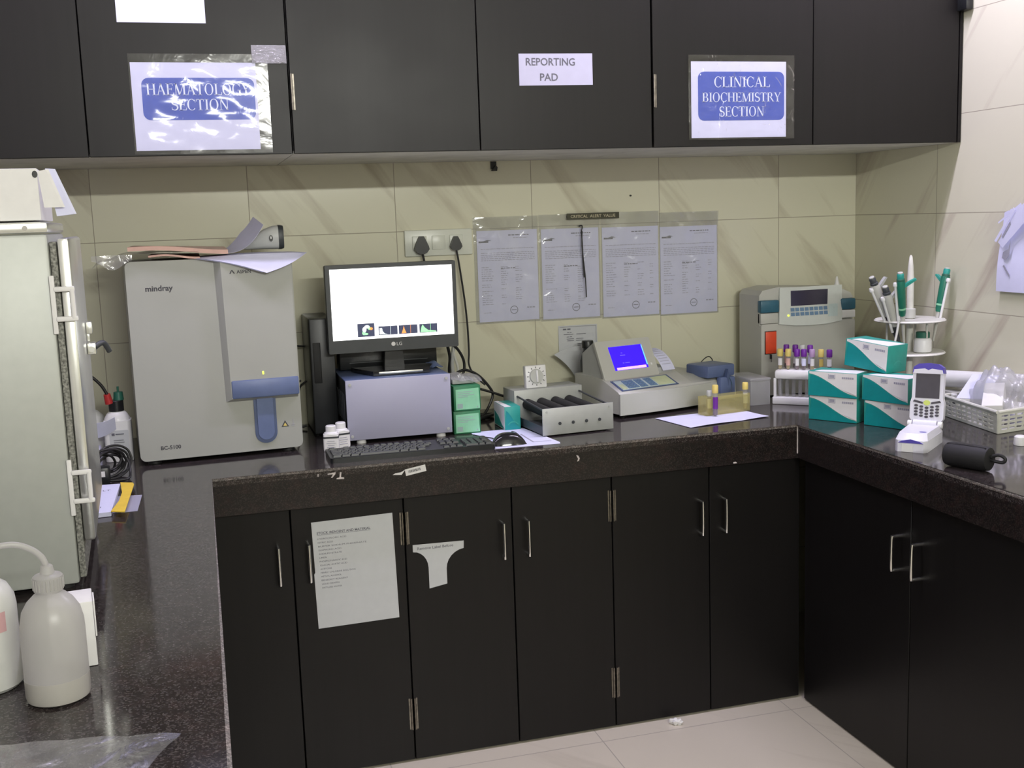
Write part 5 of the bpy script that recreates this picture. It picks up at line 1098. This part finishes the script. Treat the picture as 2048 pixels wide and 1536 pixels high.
G().prism([(p.x, p.y) for p in (c0, c1, c2, c3)], (0, 0, .0005), X, Y, (0, 0, .003)).build('base', 'wicker', t, smooth=False)
G().tube([q0, (q0 + q1) / 2, q1, (q1 + q2) / 2, q2, (q2 + q3) / 2, q3, (q3 + q0) / 2, q0], .0052, 8, sub=1).build('rim', 'wicker', t)
t = thing('small_carton', 'white open-topped carton leaning in the cream basket', 'box', bo + Vector((.072, .100, .022)), rot=(math.radians(22), math.radians(-4), math.radians(-44)))
G().rbox(-.027, .027, -.04, .085, 0, .066, .0015).build('body', 'white_mat', t)
G().rbox(-.023, .023, -.0412, -.0402, .004, .05, .0004).build('front_label', 'greyp', t)
t = thing('white_folded_card', 'white folded paper card standing upright in the basket left of the carton', 'card', bo + Vector((.055, .185, .010)), rot=(math.radians(0), 0, math.radians(-52)))
G().prism([(-.036, .0), (.036, .0), (.036, .055), (-.036, .055)], (0, 0, 0), X, Z, (0, .002, 0)).build('front_leaf', 'white_mat', t, smooth=False)
G().sheet(lambda u, v: (-.037 + .074 * u + .03 * v, .001 + .055 * v, .0556 + .064 * v), 4, 8, .0008).build('top_leaf', 'paper', t)
t = thing('flat_carton', 'flat pale grey carton lying in the right of the basket', 'box', bo + Vector((.112, .082, .016)), rot=(math.radians(14), math.radians(4), math.radians(-50)))
G().rbox(-.032, .032, -.03, .065, 0, .030, .0015).build('body', 'lilac', t)
G().rbox(-.028, .028, -.026, .061, .0302, .031, .0004).build('top_label', 'white_mat', t)
t = thing('small_bottle', 'tiny white bottle with a dark band at the basket left end', 'bottle', bo + Vector((.062, .262, .004)))
G().lathe([(.014, 0), (.014, .045), (.010, .05)], n=18).build('body', 'white', t)
G().lathe([(.0142, .03), (.0142, .042)], n=18).build('band', 'dgrey', t)
G().lathe([(.009, .0505), (.009, .064), (.008, .065)], n=16).build('cap', 'white', t)
t = thing('paper_roll', 'long cream roll lying against the right wall behind the basket', 'roll', (2.150, -.735, H + .085), rot=(0, 0, 0))
G().cyl((-.055, .12, .003), (.0, -.24, .028), .026, n=24).build('roll', 'white', t)
G().cyl((-.0552, .1215, .003), (-.0555, .1235, .003), .012, n=16).build('core', 'cable_w', t)
tag(G().rbox(2.072, 2.170, -.775, -.640, H + .0005, H + .057, .002).build('low_carton', 'ivory'), 'low pale carton between the basket and the right wall, the cream roll resting on it', 'box')
tag(G().sheet(lambda u, v: (2.000 + .150 * u + .01 * math.sin(9 * v), -1.03 + .24 * v, H + .055 + .115 * math.sin(math.pi * u) ** .6 * math.sin(math.pi * (.12 + .8 * v)) * (.7 + .3 * v) + .008 * math.sin(21 * u + 9 * v) + .006 * math.sin(33 * v - 12 * u)), 36, 36, .0004).build('plastic_bag', 'bag_soft'), 'crumpled clear plastic bag bulging over the basket by the right wall', 'bag')
t = thing('plastic_stopper', 'small white plastic stopper on the worktop at the right picture edge', 'cap', (1.905, -1.180, H))
G().lathe([(.016, .0005), (.017, .004), (.015, .022), (.012, .025)], n=20).build('body', 'white', t)
# crumpled paper on the floor
b = bmesh.new(); bmesh.ops.create_icosphere(b, subdivisions=3, radius=1); rnd = random.Random(2)
for q in b.verts:
    d_ = .75 + .25 * math.sin(5 * q.co.x + 2) * math.sin(6 * q.co.y) + rnd.uniform(-.12, .12); q.co = Vector((q.co.x * .024 * d_, q.co.y * .014 * d_, q.co.z * .011 * d_))
me = bpy.data.meshes.new('paper_scrap'); b.to_mesh(me); b.free(); me.materials.append(K['white_mat'])
o = bpy.data.objects.new('paper_scrap', me); COL.objects.link(o); o.location = (1.149, -.690, .0085); o.rotation_euler = (0, 0, -.6)
tag(o, 'small crumpled white paper scrap on the floor by the corner cabinet', 'paper scrap')
